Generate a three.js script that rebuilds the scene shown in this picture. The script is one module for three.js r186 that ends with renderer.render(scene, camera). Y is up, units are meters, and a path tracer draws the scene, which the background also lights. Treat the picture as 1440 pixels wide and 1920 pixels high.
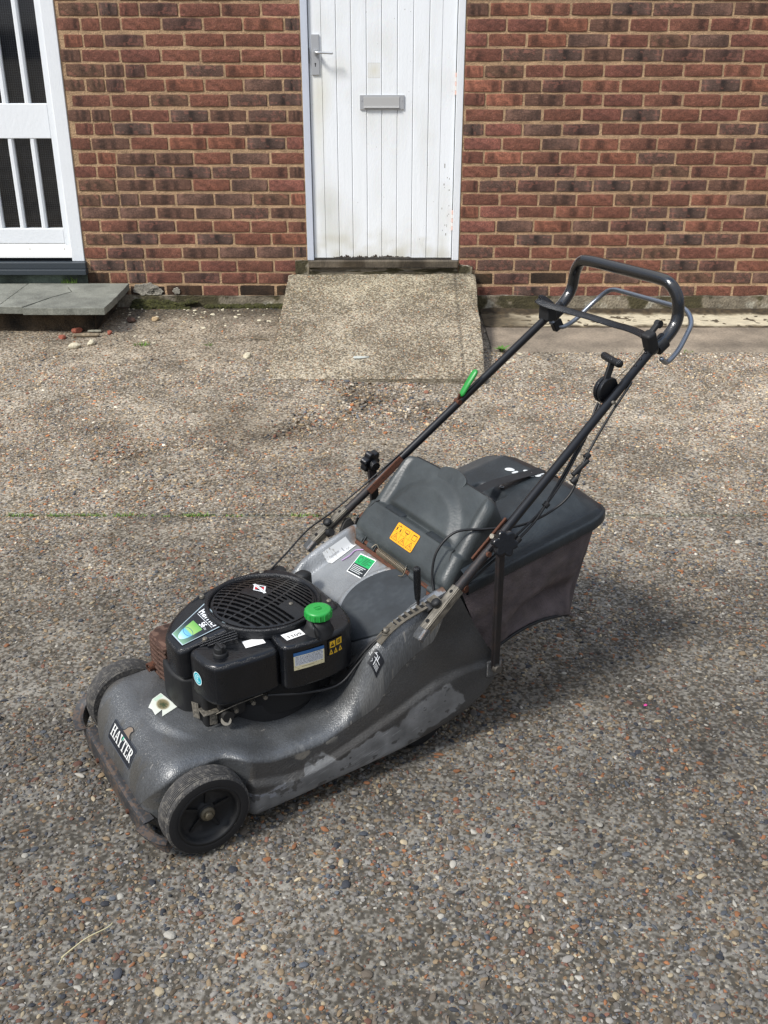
import * as THREE from 'three';
import { RoundedBoxGeometry } from 'three/addons/geometries/RoundedBoxGeometry.js';
import { mergeGeometries, mergeVertices } from 'three/addons/utils/BufferGeometryUtils.js';

// ------------------------------------------------------------------ camera, sky, sun, exposure
const scene = new THREE.Scene();
const camera = new THREE.PerspectiveCamera(52.92, 768 / 1024, 0.05, 400);
camera.position.set(0, 1.652, 6.35);
camera.rotation.set(THREE.MathUtils.degToRad(-25.15), 0, 0);
scene.add(camera);

const SUN = new THREE.Vector3(-0.70, 0.92, 0.50).normalize();
const SUN_POWER = 3.6, SKY_POWER = 0.88, EXPOSURE = 1.24;

// ------------------------------------------------------------------ helpers
function rng(seed) { let s = seed >>> 0; return () => { s = (s + 0x6d2b79f5) | 0; let t = Math.imul(s ^ (s >>> 15), 1 | s); t = (t + Math.imul(t ^ (t >>> 7), 61 | t)) ^ t; return ((t ^ (t >>> 14)) >>> 0) / 4294967296; }; }
const lerp = (a, b, t) => a + (b - a) * t;
const clamp = (x, a = 0, b = 1) => Math.min(b, Math.max(a, x));
const sstep = (a, b, x) => { const t = clamp((x - a) / (b - a)); return t * t * (3 - 2 * t); };
function hash2(x, y, s) { let h = Math.imul(x | 0, 374761393) ^ Math.imul(y | 0, 668265263) ^ Math.imul(s | 0, 1274126177); h = Math.imul(h ^ (h >>> 13), 1274126177); return ((h ^ (h >>> 16)) >>> 0) / 4294967296; }
function vnoise(x, y, s = 0, px = 0, py = 0) {              // value noise, periodic when px, py are given
  const xi = Math.floor(x), yi = Math.floor(y), fx = x - xi, fy = y - yi;
  const u = fx * fx * (3 - 2 * fx), v = fy * fy * (3 - 2 * fy);
  const m = (a, p) => p ? ((a % p) + p) % p : a;
  const x0 = m(xi, px), x1 = m(xi + 1, px), y0 = m(yi, py), y1 = m(yi + 1, py);
  return lerp(lerp(hash2(x0, y0, s), hash2(x1, y0, s), u), lerp(hash2(x0, y1, s), hash2(x1, y1, s), u), v);
}
function fbm(x, y, oct = 4, s = 0, p = 0) { let a = 0.5, r = 0, n = 0; for (let i = 0; i < oct; i++) { r += a * vnoise(x, y, s + i * 17, p, p); n += a; a *= 0.5; x *= 2; y *= 2; p *= 2; } return r / n; }
function tab(rows) {                                        // smooth monotone-ish interpolation through rows of [x, y]
  return (x) => {
    const n = rows.length;
    if (x <= rows[0][0]) return rows[0][1];
    if (x >= rows[n - 1][0]) return rows[n - 1][1];
    let i = 0; while (x > rows[i + 1][0]) i++;
    const [x0, y0] = rows[i], [x1, y1] = rows[i + 1], h = x1 - x0;
    const sl = (y1 - y0) / h;
    const sm = i > 0 ? (y0 - rows[i - 1][1]) / (x0 - rows[i - 1][0]) : sl, sp = i < n - 2 ? (rows[i + 2][1] - y1) / (rows[i + 2][0] - x1) : sl;
    const mm = (a, b) => a * b <= 0 ? 0 : 2 * a * b / (a + b);
    const m0 = mm(sm, sl), m1 = mm(sl, sp), t = (x - x0) / h, t2 = t * t, t3 = t2 * t;
    return (2 * t3 - 3 * t2 + 1) * y0 + (t3 - 2 * t2 + t) * h * m0 + (-2 * t3 + 3 * t2) * y1 + (t3 - t2) * h * m1;
  };
}
const lin = (hex) => new THREE.Color(hex);
function dataTex(w, h, fn, { srgb = true, repeat = true } = {}) {   // fn(i, j) -> [r, g, b] 0..1
  const d = new Uint8Array(w * h * 4);
  for (let j = 0; j < h; j++) for (let i = 0; i < w; i++) {
    const c = fn(i, j), k = (j * w + i) * 4;
    d[k] = clamp(c[0]) * 255; d[k + 1] = clamp(c[1]) * 255; d[k + 2] = clamp(c[2]) * 255; d[k + 3] = 255;
  }
  const t = new THREE.DataTexture(d, w, h);
  t.magFilter = THREE.LinearFilter; t.minFilter = THREE.LinearFilter;
  if (repeat) t.wrapS = t.wrapT = THREE.RepeatWrapping;
  if (srgb) t.colorSpace = THREE.SRGBColorSpace;
  t.needsUpdate = true; return t;
}
function canvasTex(w, h, draw) {
  const c = document.createElement('canvas'); c.width = w; c.height = h;
  const g = c.getContext('2d'); draw(g, w, h);
  const t = new THREE.CanvasTexture(c); t.colorSpace = THREE.SRGBColorSpace; return t;
}
function std(o) { return new THREE.MeshStandardMaterial(o); }
function phys(o) { return new THREE.MeshPhysicalMaterial(o); }
const taken = {};
function numbered(n) { const k = taken[n] = (taken[n] ?? -1) + 1; return k ? n + '_' + String(k).padStart(3, '0') : n; }
function shade(m) { m.castShadow = m.receiveShadow = true; return m; }
function part(name, geo, mat, parent, label) { const m = shade(new THREE.Mesh(geo, mat)); m.name = name; if (label) m.userData.label = label; parent.add(m); return m; }
function tag(o, label, category, group, kind) { if (label) o.userData.label = label; if (category) o.userData.category = category; if (group) o.userData.group = group; if (kind) o.userData.kind = kind; return o; }
function thing(name, label, category, pos = [0, 0, 0], group) { const o = new THREE.Group(); o.name = numbered(name); o.position.set(...pos); scene.add(o); return tag(o, label, category, group); }
function struct(name, geo, mat) { const m = shade(new THREE.Mesh(geo, mat)); m.name = numbered(name); m.userData.kind = 'structure'; scene.add(m); return m; }
function gridGeo(nu, nv, f, uvf) {                           // f(u, v) -> Vector3, u and v in 0..1
  const p = [], uv = [], ix = [];
  for (let j = 0; j <= nv; j++) for (let i = 0; i <= nu; i++) {
    const u = i / nu, v = j / nv, q = f(u, v); p.push(q.x, q.y, q.z);
    const t = uvf ? uvf(u, v, q) : [u, v]; uv.push(t[0], t[1]);
  }
  for (let j = 0; j < nv; j++) for (let i = 0; i < nu; i++) { const a = j * (nu + 1) + i, b = a + 1, c = a + nu + 1, d = c + 1; ix.push(a, b, d, a, d, c); }
  const g = new THREE.BufferGeometry();
  g.setAttribute('position', new THREE.Float32BufferAttribute(p, 3)); g.setAttribute('uv', new THREE.Float32BufferAttribute(uv, 2)); g.setIndex(ix); g.computeVertexNormals();
  return g;
}
function flip(g) { const a = g.index.array; for (let i = 0; i < a.length; i += 3) { const t = a[i]; a[i] = a[i + 1]; a[i + 1] = t; } g.computeVertexNormals(); return g; }
function upright(g, y0, z0) {                                 // shape drawn in (x, z), extruded upwards: (x, y, d) -> (x, y0 + d, z0 + y)
  const p = g.attributes.position; for (let i = 0; i < p.count; i++) { const y = p.getY(i), z = p.getZ(i); p.setY(i, y0 + z); p.setZ(i, z0 + y); }
  for (const k of Object.keys(g.attributes)) { const t = g.attributes[k], n = t.itemSize, a = t.array; for (let i = 0; i < t.count; i += 3) for (let c = 0; c < n; c++) { const q = a[(i + 1) * n + c]; a[(i + 1) * n + c] = a[(i + 2) * n + c]; a[(i + 2) * n + c] = q; } }
  g.computeVertexNormals(); return g;
}
function merge(list) { return mergeGeometries(list.map((g) => { const q = g.index ? g.toNonIndexed() : g; for (const k of Object.keys(q.attributes)) if (!['position', 'normal', 'uv'].includes(k)) q.deleteAttribute(k); return q; })); }
function box(x0, x1, y0, y1, z0, z1, r = 0.003, seg = 2) { const g = new RoundedBoxGeometry(x1 - x0, y1 - y0, z1 - z0, seg, Math.min(r, (x1 - x0) / 2.01, (y1 - y0) / 2.01, (z1 - z0) / 2.01)); g.translate((x0 + x1) / 2, (y0 + y1) / 2, (z0 + z1) / 2); return g; }
function uvXY(g, s = 1) { const p = g.attributes.position, u = g.attributes.uv; for (let i = 0; i < p.count; i++) u.setXY(i, p.getX(i) * s, p.getY(i) * s); return g; }
function uvBox(g, s = 1) { const p = g.attributes.position, n = g.attributes.normal, u = g.attributes.uv; for (let i = 0; i < p.count; i++) { const nx = Math.abs(n.getX(i)), ny = Math.abs(n.getY(i)), nz = Math.abs(n.getZ(i)); if (ny >= nx && ny >= nz) u.setXY(i, p.getX(i) * s, p.getZ(i) * s); else if (nx >= nz) u.setXY(i, p.getZ(i) * s, p.getY(i) * s); else u.setXY(i, p.getX(i) * s, p.getY(i) * s); } return g; }

// ------------------------------------------------------------------ sky (bright thin overcast) and soft sun
{
  const W = 1024, H = 512, d = new Float32Array(W * H * 4);
  for (let j = 0; j < H; j++) {
    const el = ((j + 0.5) / H - 0.5) * Math.PI, sy = Math.sin(el), cy = Math.cos(el);
    for (let i = 0; i < W; i++) {
      const az = ((i + 0.5) / W - 0.5) * 2 * Math.PI, dx = cy * Math.cos(az), dz = cy * Math.sin(az);
      const dot = dx * SUN.x + sy * SUN.y + dz * SUN.z;
      const q = 1 / (Math.max(sy, 0) + 0.25);
      const cl = fbm(dx * q * 1.6 + 20, dz * q * 1.6 + 20, 5, 3);
      const cover = sstep(0.36, 0.6, cl);
      const glow = Math.exp((dot - 1) * 3.2);
      let r = lerp(0.45, 1.02, cover), g = lerp(0.62, 1.03, cover), b = lerp(0.95, 1.06, cover);
      const k = (0.70 + 0.70 * glow) * (0.42 + 0.66 * Math.max(0, sy)) / 0.92 * SKY_POWER * (sy < 0 ? Math.max(0.25, 1 + sy * 4) : 1);
      const o = (j * W + i) * 4; d[o] = r * k; d[o + 1] = g * k; d[o + 2] = b * k; d[o + 3] = 1;
    }
  }
  const t = new THREE.DataTexture(d, W, H, THREE.RGBAFormat, THREE.FloatType);
  t.mapping = THREE.EquirectangularReflectionMapping; t.magFilter = t.minFilter = THREE.LinearFilter; t.colorSpace = THREE.LinearSRGBColorSpace; t.needsUpdate = true;
  scene.background = t; scene.environment = t;
}
const sun = new THREE.DirectionalLight(new THREE.Color(1.0, 0.955, 0.89), SUN_POWER);
sun.position.copy(SUN).multiplyScalar(20).add(new THREE.Vector3(0, 0, 3)); sun.target.position.set(0, 0, 3);
sun.castShadow = true; sun.shadow.radius = 24; sun.shadow.mapSize.set(2048, 2048);
Object.assign(sun.shadow.camera, { left: -6, right: 6, top: 6, bottom: -6, near: 1, far: 40 });
scene.add(sun, sun.target);

// ------------------------------------------------------------------ ground
const spall = (x, z) => clamp(sstep(0.42, 0.56, fbm(x * 1.3 + 7, z * 1.3 + 3, 3, 40)) * sstep(2.2, 1.2, Math.hypot((x + 0.5) / 1.1, (z - 1.9) / 0.75) + 0.7));
const smoothZone = (x, z) => clamp(sstep(-0.10, -0.55, x + 0.25 * (fbm(z * 3, x * 3, 2, 9) - 0.5)) * sstep(1.35, 0.75, z + 0.5 * (fbm(x * 2, z * 2, 3, 12) - 0.5)));
const baseY = (x, z) => { const l = 0.085 * (1 - sstep(0.25, 2.1, z)), r = 0.045 * (1 - sstep(0.05, 1.6, z)); return lerp(l, r, sstep(-0.6, 0.6, x)); };
const crackX = (z) => 0.80 - 0.22 * sstep(4.3, 3.6, z) + 0.03 * (vnoise(z * 9, 1, 5) - 0.5) + 0.02 * (vnoise(z * 31, 1, 6) - 0.5);
const joint = (x, z) => Math.exp(-(((z - 2.864 - 0.006 * (vnoise(x * 7, 0, 8) - 0.5)) / 0.007) ** 2));
function groundY(x, z) {
  let y = baseY(x, z) + 0.008 * (fbm(x * 1.1, z * 1.1, 3, 2) - 0.5) + 0.0022 * (vnoise(x * 22, z * 22, 4) - 0.5);
  const s = spall(x, z);
  y += s * (0.024 * (fbm(x * 9, z * 9, 3, 31) - 0.60) + 0.012 * (vnoise(x * 48, z * 48, 33) - 0.5));
  y -= 0.006 * joint(x, z) * sstep(0.75, 0.55, x * 0.5);
  if (z > 3.5) y -= 0.004 * Math.exp(-(((x - crackX(z)) / 0.008) ** 2));
  return y - 0.004 * sstep(0.4, 0.1, Math.hypot(x + 0.1, (z - 4.2)) * 0.3);
}
function groundTint(x, z) {                                  // concrete colour: dirt, worn and patched zones, plus painted foreground shade and mower shadow
  let r = 1, g = 1, b = 1;
  const big = fbm(x * 0.8 + 4, z * 0.8 + 9, 4, 21), k = 0.70 + 0.62 * big;
  r *= k; g *= k; b *= k;
  const sm = smoothZone(x, z); const d1 = 0.72 + 0.35 * fbm(x * 5, z * 5, 3, 61);
  r *= lerp(1, d1, sm); g *= lerp(1, d1 * 0.97, sm); b *= lerp(1, d1 * 0.93, sm);
  const wd = sstep(0.45, 0.1, z) * 0.45; r *= 1 - wd; g *= 1 - wd * 1.02; b *= 1 - wd * 1.08;       // dirt along the wall
  const near = sstep(1.9, 4.3, z + 0.35 * (big - 0.5) * 2 + 0.12 * x); r *= lerp(1.11, 0.53, near); g *= lerp(1.06, 0.535, near); b *= lerp(0.985, 0.54, near); { const dk = sstep(0.50, 0.72, fbm(x * 4.5 + 11, z * 4.5 + 4, 5, 23)) * 0.20; r *= 1 - dk; g *= 1 - dk * 1.02; b *= 1 - dk * 1.06; }   // foreground shade painted in, paler towards the back; then dirt mottles
  if (z > 3.4) { const c = Math.exp(-(((x - crackX(z)) / 0.013) ** 2)) * 0.45 * sstep(0.35, 0.75, vnoise(x * 9, z * 9, 77)) + 0.22 * Math.exp(-(((x - crackX(z)) / 0.045) ** 2)) * sstep(0.5, 0.8, fbm(x * 8, z * 8, 3, 78)); r *= 1 - c; g *= 1 - c; b *= 1 - c; }
  const damp = Math.exp(-((((x + 0.75) / 0.55) ** 2) + (((z - 1.95) / 0.38) ** 2))) * 0.34 * sstep(0.3, 0.6, fbm(x * 4, z * 4, 4, 94)); r *= 1 - damp; g *= 1 - damp * 1.06; b *= 1 - damp * 1.15;
  const sp = spall(x, z), hol = sp * sstep(0.56, 0.36, fbm(x * 9, z * 9, 3, 31)) * 0.42; r *= 1 - hol; g *= 1 - hol * 1.04; b *= 1 - hol * 1.1;
  const c2 = joint(x, z) * 0.5; r *= 1 - c2; g *= 1 - c2 * 0.8; b *= 1 - c2;
  const mowerShade = Math.exp(-((((x - 0.55) / 0.30) ** 2) + (((z - 3.80) / 0.22) ** 2))) * 0.30 * sstep(0.35, 0.6, fbm(x * 6, z * 6, 3, 91)); r *= 1 - mowerShade; g *= 1 - mowerShade; b *= 1 - mowerShade;  // soft shadow right of the mower, painted into the concrete colour
  return [r, g, b];
}
const GT = 2048;
const groundTex = (() => {
  const buf = new Float32Array(GT * GT * 3), hgt = new Float32Array(GT * GT);
  for (let j = 0; j < GT; j++) for (let i = 0; i < GT; i++) {
    const x = i / GT, y = j / GT, k = j * GT + i;
    const n1 = fbm(x * 16, y * 16, 3, 1, 16), n2 = vnoise(x * 340, y * 340, 5, 340, 340), n3 = hash2(i, j, 3), n4 = vnoise(x * 120, y * 120, 6, 120, 120);
    const bl = sstep(0.30, 0.70, 0.5 * vnoise(x * 260, y * 260, 9, 260, 260) + 0.5 * n2 + 0.35 * (n1 - 0.5));
    const v = 1 + 0.30 * (n1 - 0.5) + 0.34 * (n2 - 0.5) + 0.22 * (n3 - 0.5);
    buf[k * 3] = v * lerp(0.375, 0.575, bl); buf[k * 3 + 1] = v * lerp(0.350, 0.555, bl); buf[k * 3 + 2] = v * lerp(0.305, 0.515, bl); hgt[k] = 0.35 + 0.2 * n2 + 0.25 * n4 + 0.1 * n3;
  }
  const R = rng(11), pal = ['#8f8172', '#6d665f', '#a3815c', '#5b5c61', '#b5a487', '#97694c', '#86807a', '#c9c0ad', '#4c463f', '#7e6a55'].map((h) => { const c = lin(h).convertLinearToSRGB(); return [c.r, c.g, c.b]; });
  for (let n = 0; n < 52000; n++) {                           // grit ground flush with the paste
    const cx = R() * GT, cy = R() * GT, rad = 1.1 + 2.4 * R() * R() + (R() < 0.06 ? 2.5 : 0), e = 0.55 + 0.45 * R(), a = R() * 3.14, ca = Math.cos(a), sa = Math.sin(a), c = pal[Math.floor(R() * pal.length)], w = 0.5 + 0.5 * R();
    const m = Math.ceil(rad);
    for (let dy = -m; dy <= m; dy++) for (let dx = -m; dx <= m; dx++) {
      const u = (dx * ca + dy * sa) / rad, v = (-dx * sa + dy * ca) / (rad * e); if (u * u + v * v > 1) continue;
      const k = (((Math.floor(cy) + dy + GT) % GT) * GT + ((Math.floor(cx) + dx + GT) % GT));
      for (let q = 0; q < 3; q++) buf[k * 3 + q] = lerp(buf[k * 3 + q], c[q], w);
      hgt[k] = 0.55 + 0.25 * (1 - u * u - v * v);
    }
  }
  const map = dataTex(GT, GT, (i, j) => { const k = (j * GT + i) * 3; return [buf[k], buf[k + 1], buf[k + 2]]; });
  const bump = dataTex(GT, GT, (i, j) => { const h = hgt[j * GT + i]; return [h, h, h]; }, { srgb: false });
  return { map, bump };
})();
const matGround = std({ map: groundTex.map, bumpMap: groundTex.bump, bumpScale: 0.0045, roughness: 0.95, vertexColors: true });
function groundSheet(xs, zs, skip) {
  const p = [], uv = [], col = [], ix = [];
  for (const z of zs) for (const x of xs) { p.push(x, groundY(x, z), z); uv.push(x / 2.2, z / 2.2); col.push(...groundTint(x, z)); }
  const n = xs.length;
  for (let j = 0; j < zs.length - 1; j++) for (let i = 0; i < n - 1; i++) { const a = j * n + i; ix.push(a, a + n, a + 1, a + 1, a + n, a + n + 1); }
  const g = new THREE.BufferGeometry(); g.setAttribute('position', new THREE.Float32BufferAttribute(p, 3)); g.setAttribute('uv', new THREE.Float32BufferAttribute(uv, 2)); g.setAttribute('color', new THREE.Float32BufferAttribute(col, 3)); g.setIndex(ix); g.computeVertexNormals(); return g;
}
{
  const xs = [], zs = [];
  for (const x of [-60, -30, -15, -8, -5, -4]) xs.push(x); for (let x = -3.2; x <= 3.201; x += 0.016) xs.push(x); for (const x of [4, 5, 8, 15, 30, 60]) xs.push(x);
  for (const z of [-60, -20, -5, -1, -0.4]) zs.push(z); for (let z = -0.1; z <= 5.4; z += 0.016) zs.push(z); for (const z of [5.7, 6.2, 7, 9, 13, 20, 60]) zs.push(z);
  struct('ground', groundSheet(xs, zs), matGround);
}
// stones of the exposed aggregate: real chips, sunk in the paste
const rampTop = (z) => lerp(0.292, 0.037, clamp((z - 0.02) / 1.28)) + 0.008 * Math.sin(clamp((z - 0.02) / 1.28) * Math.PI);
const inRamp = (x, z) => z < 1.305 && x > -0.596 && x < 0.555;
const stoneShapes = [];
for (let v = 0; v < 8; v++) {
  const R = rng(500 + v), g = new THREE.IcosahedronGeometry(1, 1), p = g.attributes.position, q = new THREE.Vector3();
  const pl = []; for (let k = 0; k < 5; k++) { const d = new THREE.Vector3(R() - 0.5, (R() - 0.5) * 0.7, R() - 0.5).normalize(); pl.push([d, 0.55 + 0.3 * R()]); }
  const ex = 1, ez = 0.55 + 0.35 * R(), ey = 0.34 + 0.2 * R();
  for (let i = 0; i < p.count; i++) { q.fromBufferAttribute(p, i); for (const [d, m] of pl) { const t = q.dot(d); if (t > m) q.addScaledVector(d, m - t); } p.setXYZ(i, q.x * ex, q.y * ey, q.z * ez); }
  g.deleteAttribute('uv'); const h = v < 5 ? g : mergeVertices((g.deleteAttribute('normal'), g)); h.computeVertexNormals(); stoneShapes.push(h);
}
const stonePal = [['#8a7d6d', 20], ['#807a73', 20], ['#a28b6c', 13], ['#ad744c', 5], ['#8c6250', 7], ['#646970', 11], ['#44474e', 7], ['#c6b595', 8], ['#d3cdbf', 4], ['#70624f', 13], ['#a19c94', 13], ['#928e88', 10]].map(([h, w]) => [lin(h), w]);
const stoneSum = stonePal.reduce((a, b) => a + b[1], 0);
function pickStone(r) { let t = r * stoneSum; for (const [c, w] of stonePal) { t -= w; if (t < 0) return c; } return stonePal[0][0]; }
const matStone = std({ color: 0xffffff, roughness: 0.8 });
function scatter(list, name, parent) {                       // list of [x, y, z, radius, colour, tilt]
  const R = rng(77), per = stoneShapes.map(() => []); for (const s of list) per[Math.floor(R() * per.length)].push(s);
  per.forEach((rows, v) => {
    const im = new THREE.InstancedMesh(stoneShapes[v], matStone, rows.length), m = new THREE.Matrix4(), q = new THREE.Quaternion(), e = new THREE.Euler();
    rows.forEach((s, i) => { e.set((R() - 0.5) * s[5], R() * 6.283, (R() - 0.5) * s[5]); q.setFromEuler(e); m.compose(new THREE.Vector3(s[0], s[1], s[2]), q, new THREE.Vector3(s[3] * (0.85 + 0.5 * R()), s[3] * (0.8 + 0.4 * R()), s[3])); im.setMatrixAt(i, m); im.setColorAt(i, s[4]); });
    im.name = name; im.userData.kind = 'stuff'; shade(im); parent.add(im);
  });
}
{
  const R = rng(1234), list = [], C = new THREE.Color();
  const halfW = (z) => Math.min(2.9, 0.75 + 0.44 * (6.35 - z) * 0.9 + 0.35);
  for (let n = 0; n < 520000; n++) {
    const z = 0.0 + 5.35 * R(), x = (R() * 2 - 1) * 2.9; if (Math.abs(x) > halfW(z) || inRamp(x, z)) continue;
    if (x > 0.57 && z < 0.81) continue;
    const sm = smoothZone(x, z), sp = spall(x, z);
    const dens = lerp(lerp(0.34, 0.9, sstep(0.38, 0.58, fbm(x * 3.3, z * 3.3, 4, 71))), 0.10, sm) * lerp(0.85, 1, sstep(1.5, 3, z)); if (R() > dens) continue;
    const k = R(); let r = 0.0024 + 0.0046 * k * k * k + (R() < 0.16 ? 0.0048 * R() : 0) + (R() < 0.02 ? 0.006 * R() : 0); if (sp > 0.4) r *= 1.25;
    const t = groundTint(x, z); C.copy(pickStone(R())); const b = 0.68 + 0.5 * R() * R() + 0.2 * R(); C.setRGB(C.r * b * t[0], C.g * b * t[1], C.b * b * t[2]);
    list.push([x, groundY(x, z) + r * (-0.08 + 0.30 * R()) + sp * r * 0.3, z, r, C.clone(), sp > 0.4 ? 1.0 : 0.55]);
  }
  const g = new THREE.Group(); g.name = 'aggregate_stones'; tag(g, 'brown grey and orange stone chips set in the concrete yard', 'gravel', null, 'stuff'); scene.add(g);
  scatter(list, 'stone_chips', g);
}

// ------------------------------------------------------------------ brick wall
const HEAD = 2.42, DX0 = -0.468, DX1 = 0.456, GX0 = -2.80, GX1 = -1.828, PITCH = 0.0784, BW = 0.2266;
const mortarTex = dataTex(512, 512, (i, j) => { const x = i / 512, y = j / 512; const v = 0.86 + 0.30 * (fbm(x * 12, y * 12, 4, 3, 12) - 0.5) + 0.22 * (vnoise(x * 170, y * 170, 4, 170, 170) - 0.5); return [v * 0.77, v * 0.64, v * 0.50]; });
const mortarBump = dataTex(512, 512, (i, j) => { const v = 0.5 + 0.5 * (vnoise(i / 512 * 150, j / 512 * 150, 8, 150, 150) - 0.5) + 0.5 * (fbm(i / 512 * 20, j / 512 * 20, 3, 9, 20) - 0.5); return [v, v, v]; }, { srgb: false });
const matMortar = std({ map: mortarTex, bumpMap: mortarBump, bumpScale: 0.006, roughness: 0.97 });
mortarTex.repeat.set(2, 2); mortarBump.repeat.set(2, 2);
const wall = thing('brick_wall', 'red brown brick wall with sandy mortar around the white doors', 'wall');
{
  const f = -0.0024, bk = -0.22;
  const pieces = [[-5, GX0 - 0.012, -0.15, 3.1], [GX1 - 0.001, DX0 + 0.001, 0.12, 3.1], [DX1 - 0.001, 5, 0.14, 3.1], [GX0 - 0.012, GX1 + 0.004, HEAD, 3.1], [DX0 - 0.004, DX1 + 0.004, HEAD, 3.1]];
  part('mortar', merge(pieces.map(([a, b, c, d]) => uvBox(box(a, b, c, d, bk, f, 0.001, 1)))), matMortar, wall);
}
const brickPal = ['#6b4439', '#60453c', '#744a3b', '#6f473a', '#794e3e', '#694e3e', '#57443c', '#805240', '#6d4639', '#744b3c', '#634b40', '#704a3c', '#825543', '#664a3d', '#6d4739', '#5e473d'];
const brickMats = brickPal.map((h, v) => {
  const R = rng(900 + v), c0 = lin(h).convertLinearToSRGB(), bands = []; const nb = R() < 0.55 ? 1 + Math.floor(R() * 2.4) : 0;
  for (let k = 0; k < nb; k++) bands.push([0.12 + 0.76 * R(), 0.06 + 0.09 * R(), 0.12 + 0.24 * R()]);
  const lightEnd = R() < 0.4 ? [R() < 0.5 ? 0.1 : 0.9, 0.18] : null, blotch = R() < 0.4;
  const map = dataTex(224, 72, (i, j) => {
    const x = i / 224, y = j / 72; let k = 1 + 0.46 * (fbm(x * 9, y * 4, 4, 40 + v) - 0.5) + 0.46 * (vnoise(i / 2.4, j / 2.4, 50 + v) - 0.5) + 0.26 * (hash2(i, j, v) - 0.5);
    for (const [c, w, a] of bands) k *= 1 - a * Math.exp(-(((x - c + 0.03 * (vnoise(y * 4, c * 30, 7) - 0.5)) / w) ** 4)) * sstep(0, 0.22, y) * sstep(1, 0.8, y);
    if (lightEnd) k *= 1 + 0.16 * Math.exp(-(((x - lightEnd[0]) / lightEnd[1]) ** 2));
    let r = c0.r * k, g = c0.g * k, b = c0.b * k;
    if (blotch) { const m = sstep(0.56, 0.78, fbm(x * 9 + v, y * 4, 4, 80 + v)); r = lerp(r, 0.62, m * 0.5); g = lerp(g, 0.40, m * 0.5); b = lerp(b, 0.34, m * 0.5); }
    const pit = sstep(0.80, 0.86, vnoise(i / 1.7, j / 1.7, 60 + v)); r *= 1 - 0.30 * pit; g *= 1 - 0.30 * pit; b *= 1 - 0.28 * pit;
    const sp = hash2(i >> 1, j >> 1, 300 + v) > 0.992 ? 0.20 : 0;
    const e = 0.16 * Math.max(sstep(0.06, 0, y), sstep(0.94, 1, y), sstep(0.018, 0, x), sstep(0.982, 1, x));   // mortar smear on the arrises
    return [lerp(r + sp, 0.66, e), lerp(g + sp, 0.50, e), lerp(b + sp, 0.36, e)];
  }, { repeat: false });
  const bump = dataTex(224, 72, (i, j) => { const v2 = 0.5 + 0.6 * (vnoise(i / 2.6, j / 1.8, 70 + v) - 0.5) + 0.5 * (fbm(i / 18, j / 18, 3, 73 + v) - 0.5); return [v2, v2, v2]; }, { srgb: false, repeat: false });
  return std({ map, bumpMap: bump, bumpScale: 0.0035, roughness: 0.93 });
});
const mossTint = new THREE.Color('#5d6237');
const matBrickMossy = [brickMats[5], brickMats[10], brickMats[13]].map((m, k) => { const q = m.clone(); q.color = new THREE.Color([0x9aa088, 0x8e8f80, 0xb3b09a][k]); return q; });
const matBrickPale = ['#a86650', '#b0705c'].map((h, k) => { const q = brickMats[k * 7].clone(); q.color = new THREE.Color(1.35, 1.35, 1.38); return q; });
function brickShape(seed) {                                   // unit brick: x -0.5..0.5, y -0.5..0.5, front at z 0; 50 triangles
  const R = rng(seed), n = 12, pos = [], uv = [], ix = [];
  const o = [[-0.5, -0.5], [-0.2, -0.5], [0.15, -0.5], [0.5, -0.5], [0.5, -0.05], [0.5, 0.5], [0.22, 0.5], [-0.12, 0.5], [-0.36, 0.5], [-0.5, 0.5], [-0.5, 0.18], [-0.5, -0.18]];
  const jit = o.map(([x, y], k) => { const corner = Math.abs(x) === 0.5 && Math.abs(y) === 0.5; return [x - Math.sign(x) * (Math.abs(x) === 0.5 ? 0.009 * R() + (corner ? 0.010 * R() : 0) : (R() - 0.5) * 0.1 * 0), y - Math.sign(y) * (Math.abs(y) === 0.5 ? 0.045 * R() + (corner ? 0.05 * R() : 0) : 0)]; });
  pos.push(0, 0, 0.001 * R()); uv.push(0.5, 0.5);
  for (const [x, y] of jit) { pos.push(x * 0.976, y * 0.92, 0); uv.push(x * 0.976 + 0.5, y * 0.92 + 0.5); }
  for (const [x, y] of jit) { pos.push(x, y, -0.0035); uv.push(x + 0.5, y + 0.5); }
  for (const [x, y] of jit) { pos.push(x, y, -0.03); uv.push(x + 0.5, y + 0.5); }
  for (let k = 0; k < n; k++) { const a = 1 + k, b = 1 + (k + 1) % n; ix.push(0, a, b, a, a + n, b, b, a + n, b + n, a + n, a + 2 * n, b + n, b + n, a + 2 * n, b + 2 * n); }
  const g = new THREE.BufferGeometry(); g.setAttribute('position', new THREE.Float32BufferAttribute(pos, 3)); g.setAttribute('uv', new THREE.Float32BufferAttribute(uv, 2)); g.setIndex(ix); g.computeVertexNormals(); return g;
}
const brickGeos = []; for (let v = 0; v < 10; v++) brickGeos.push(brickShape(40 + v));
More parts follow.
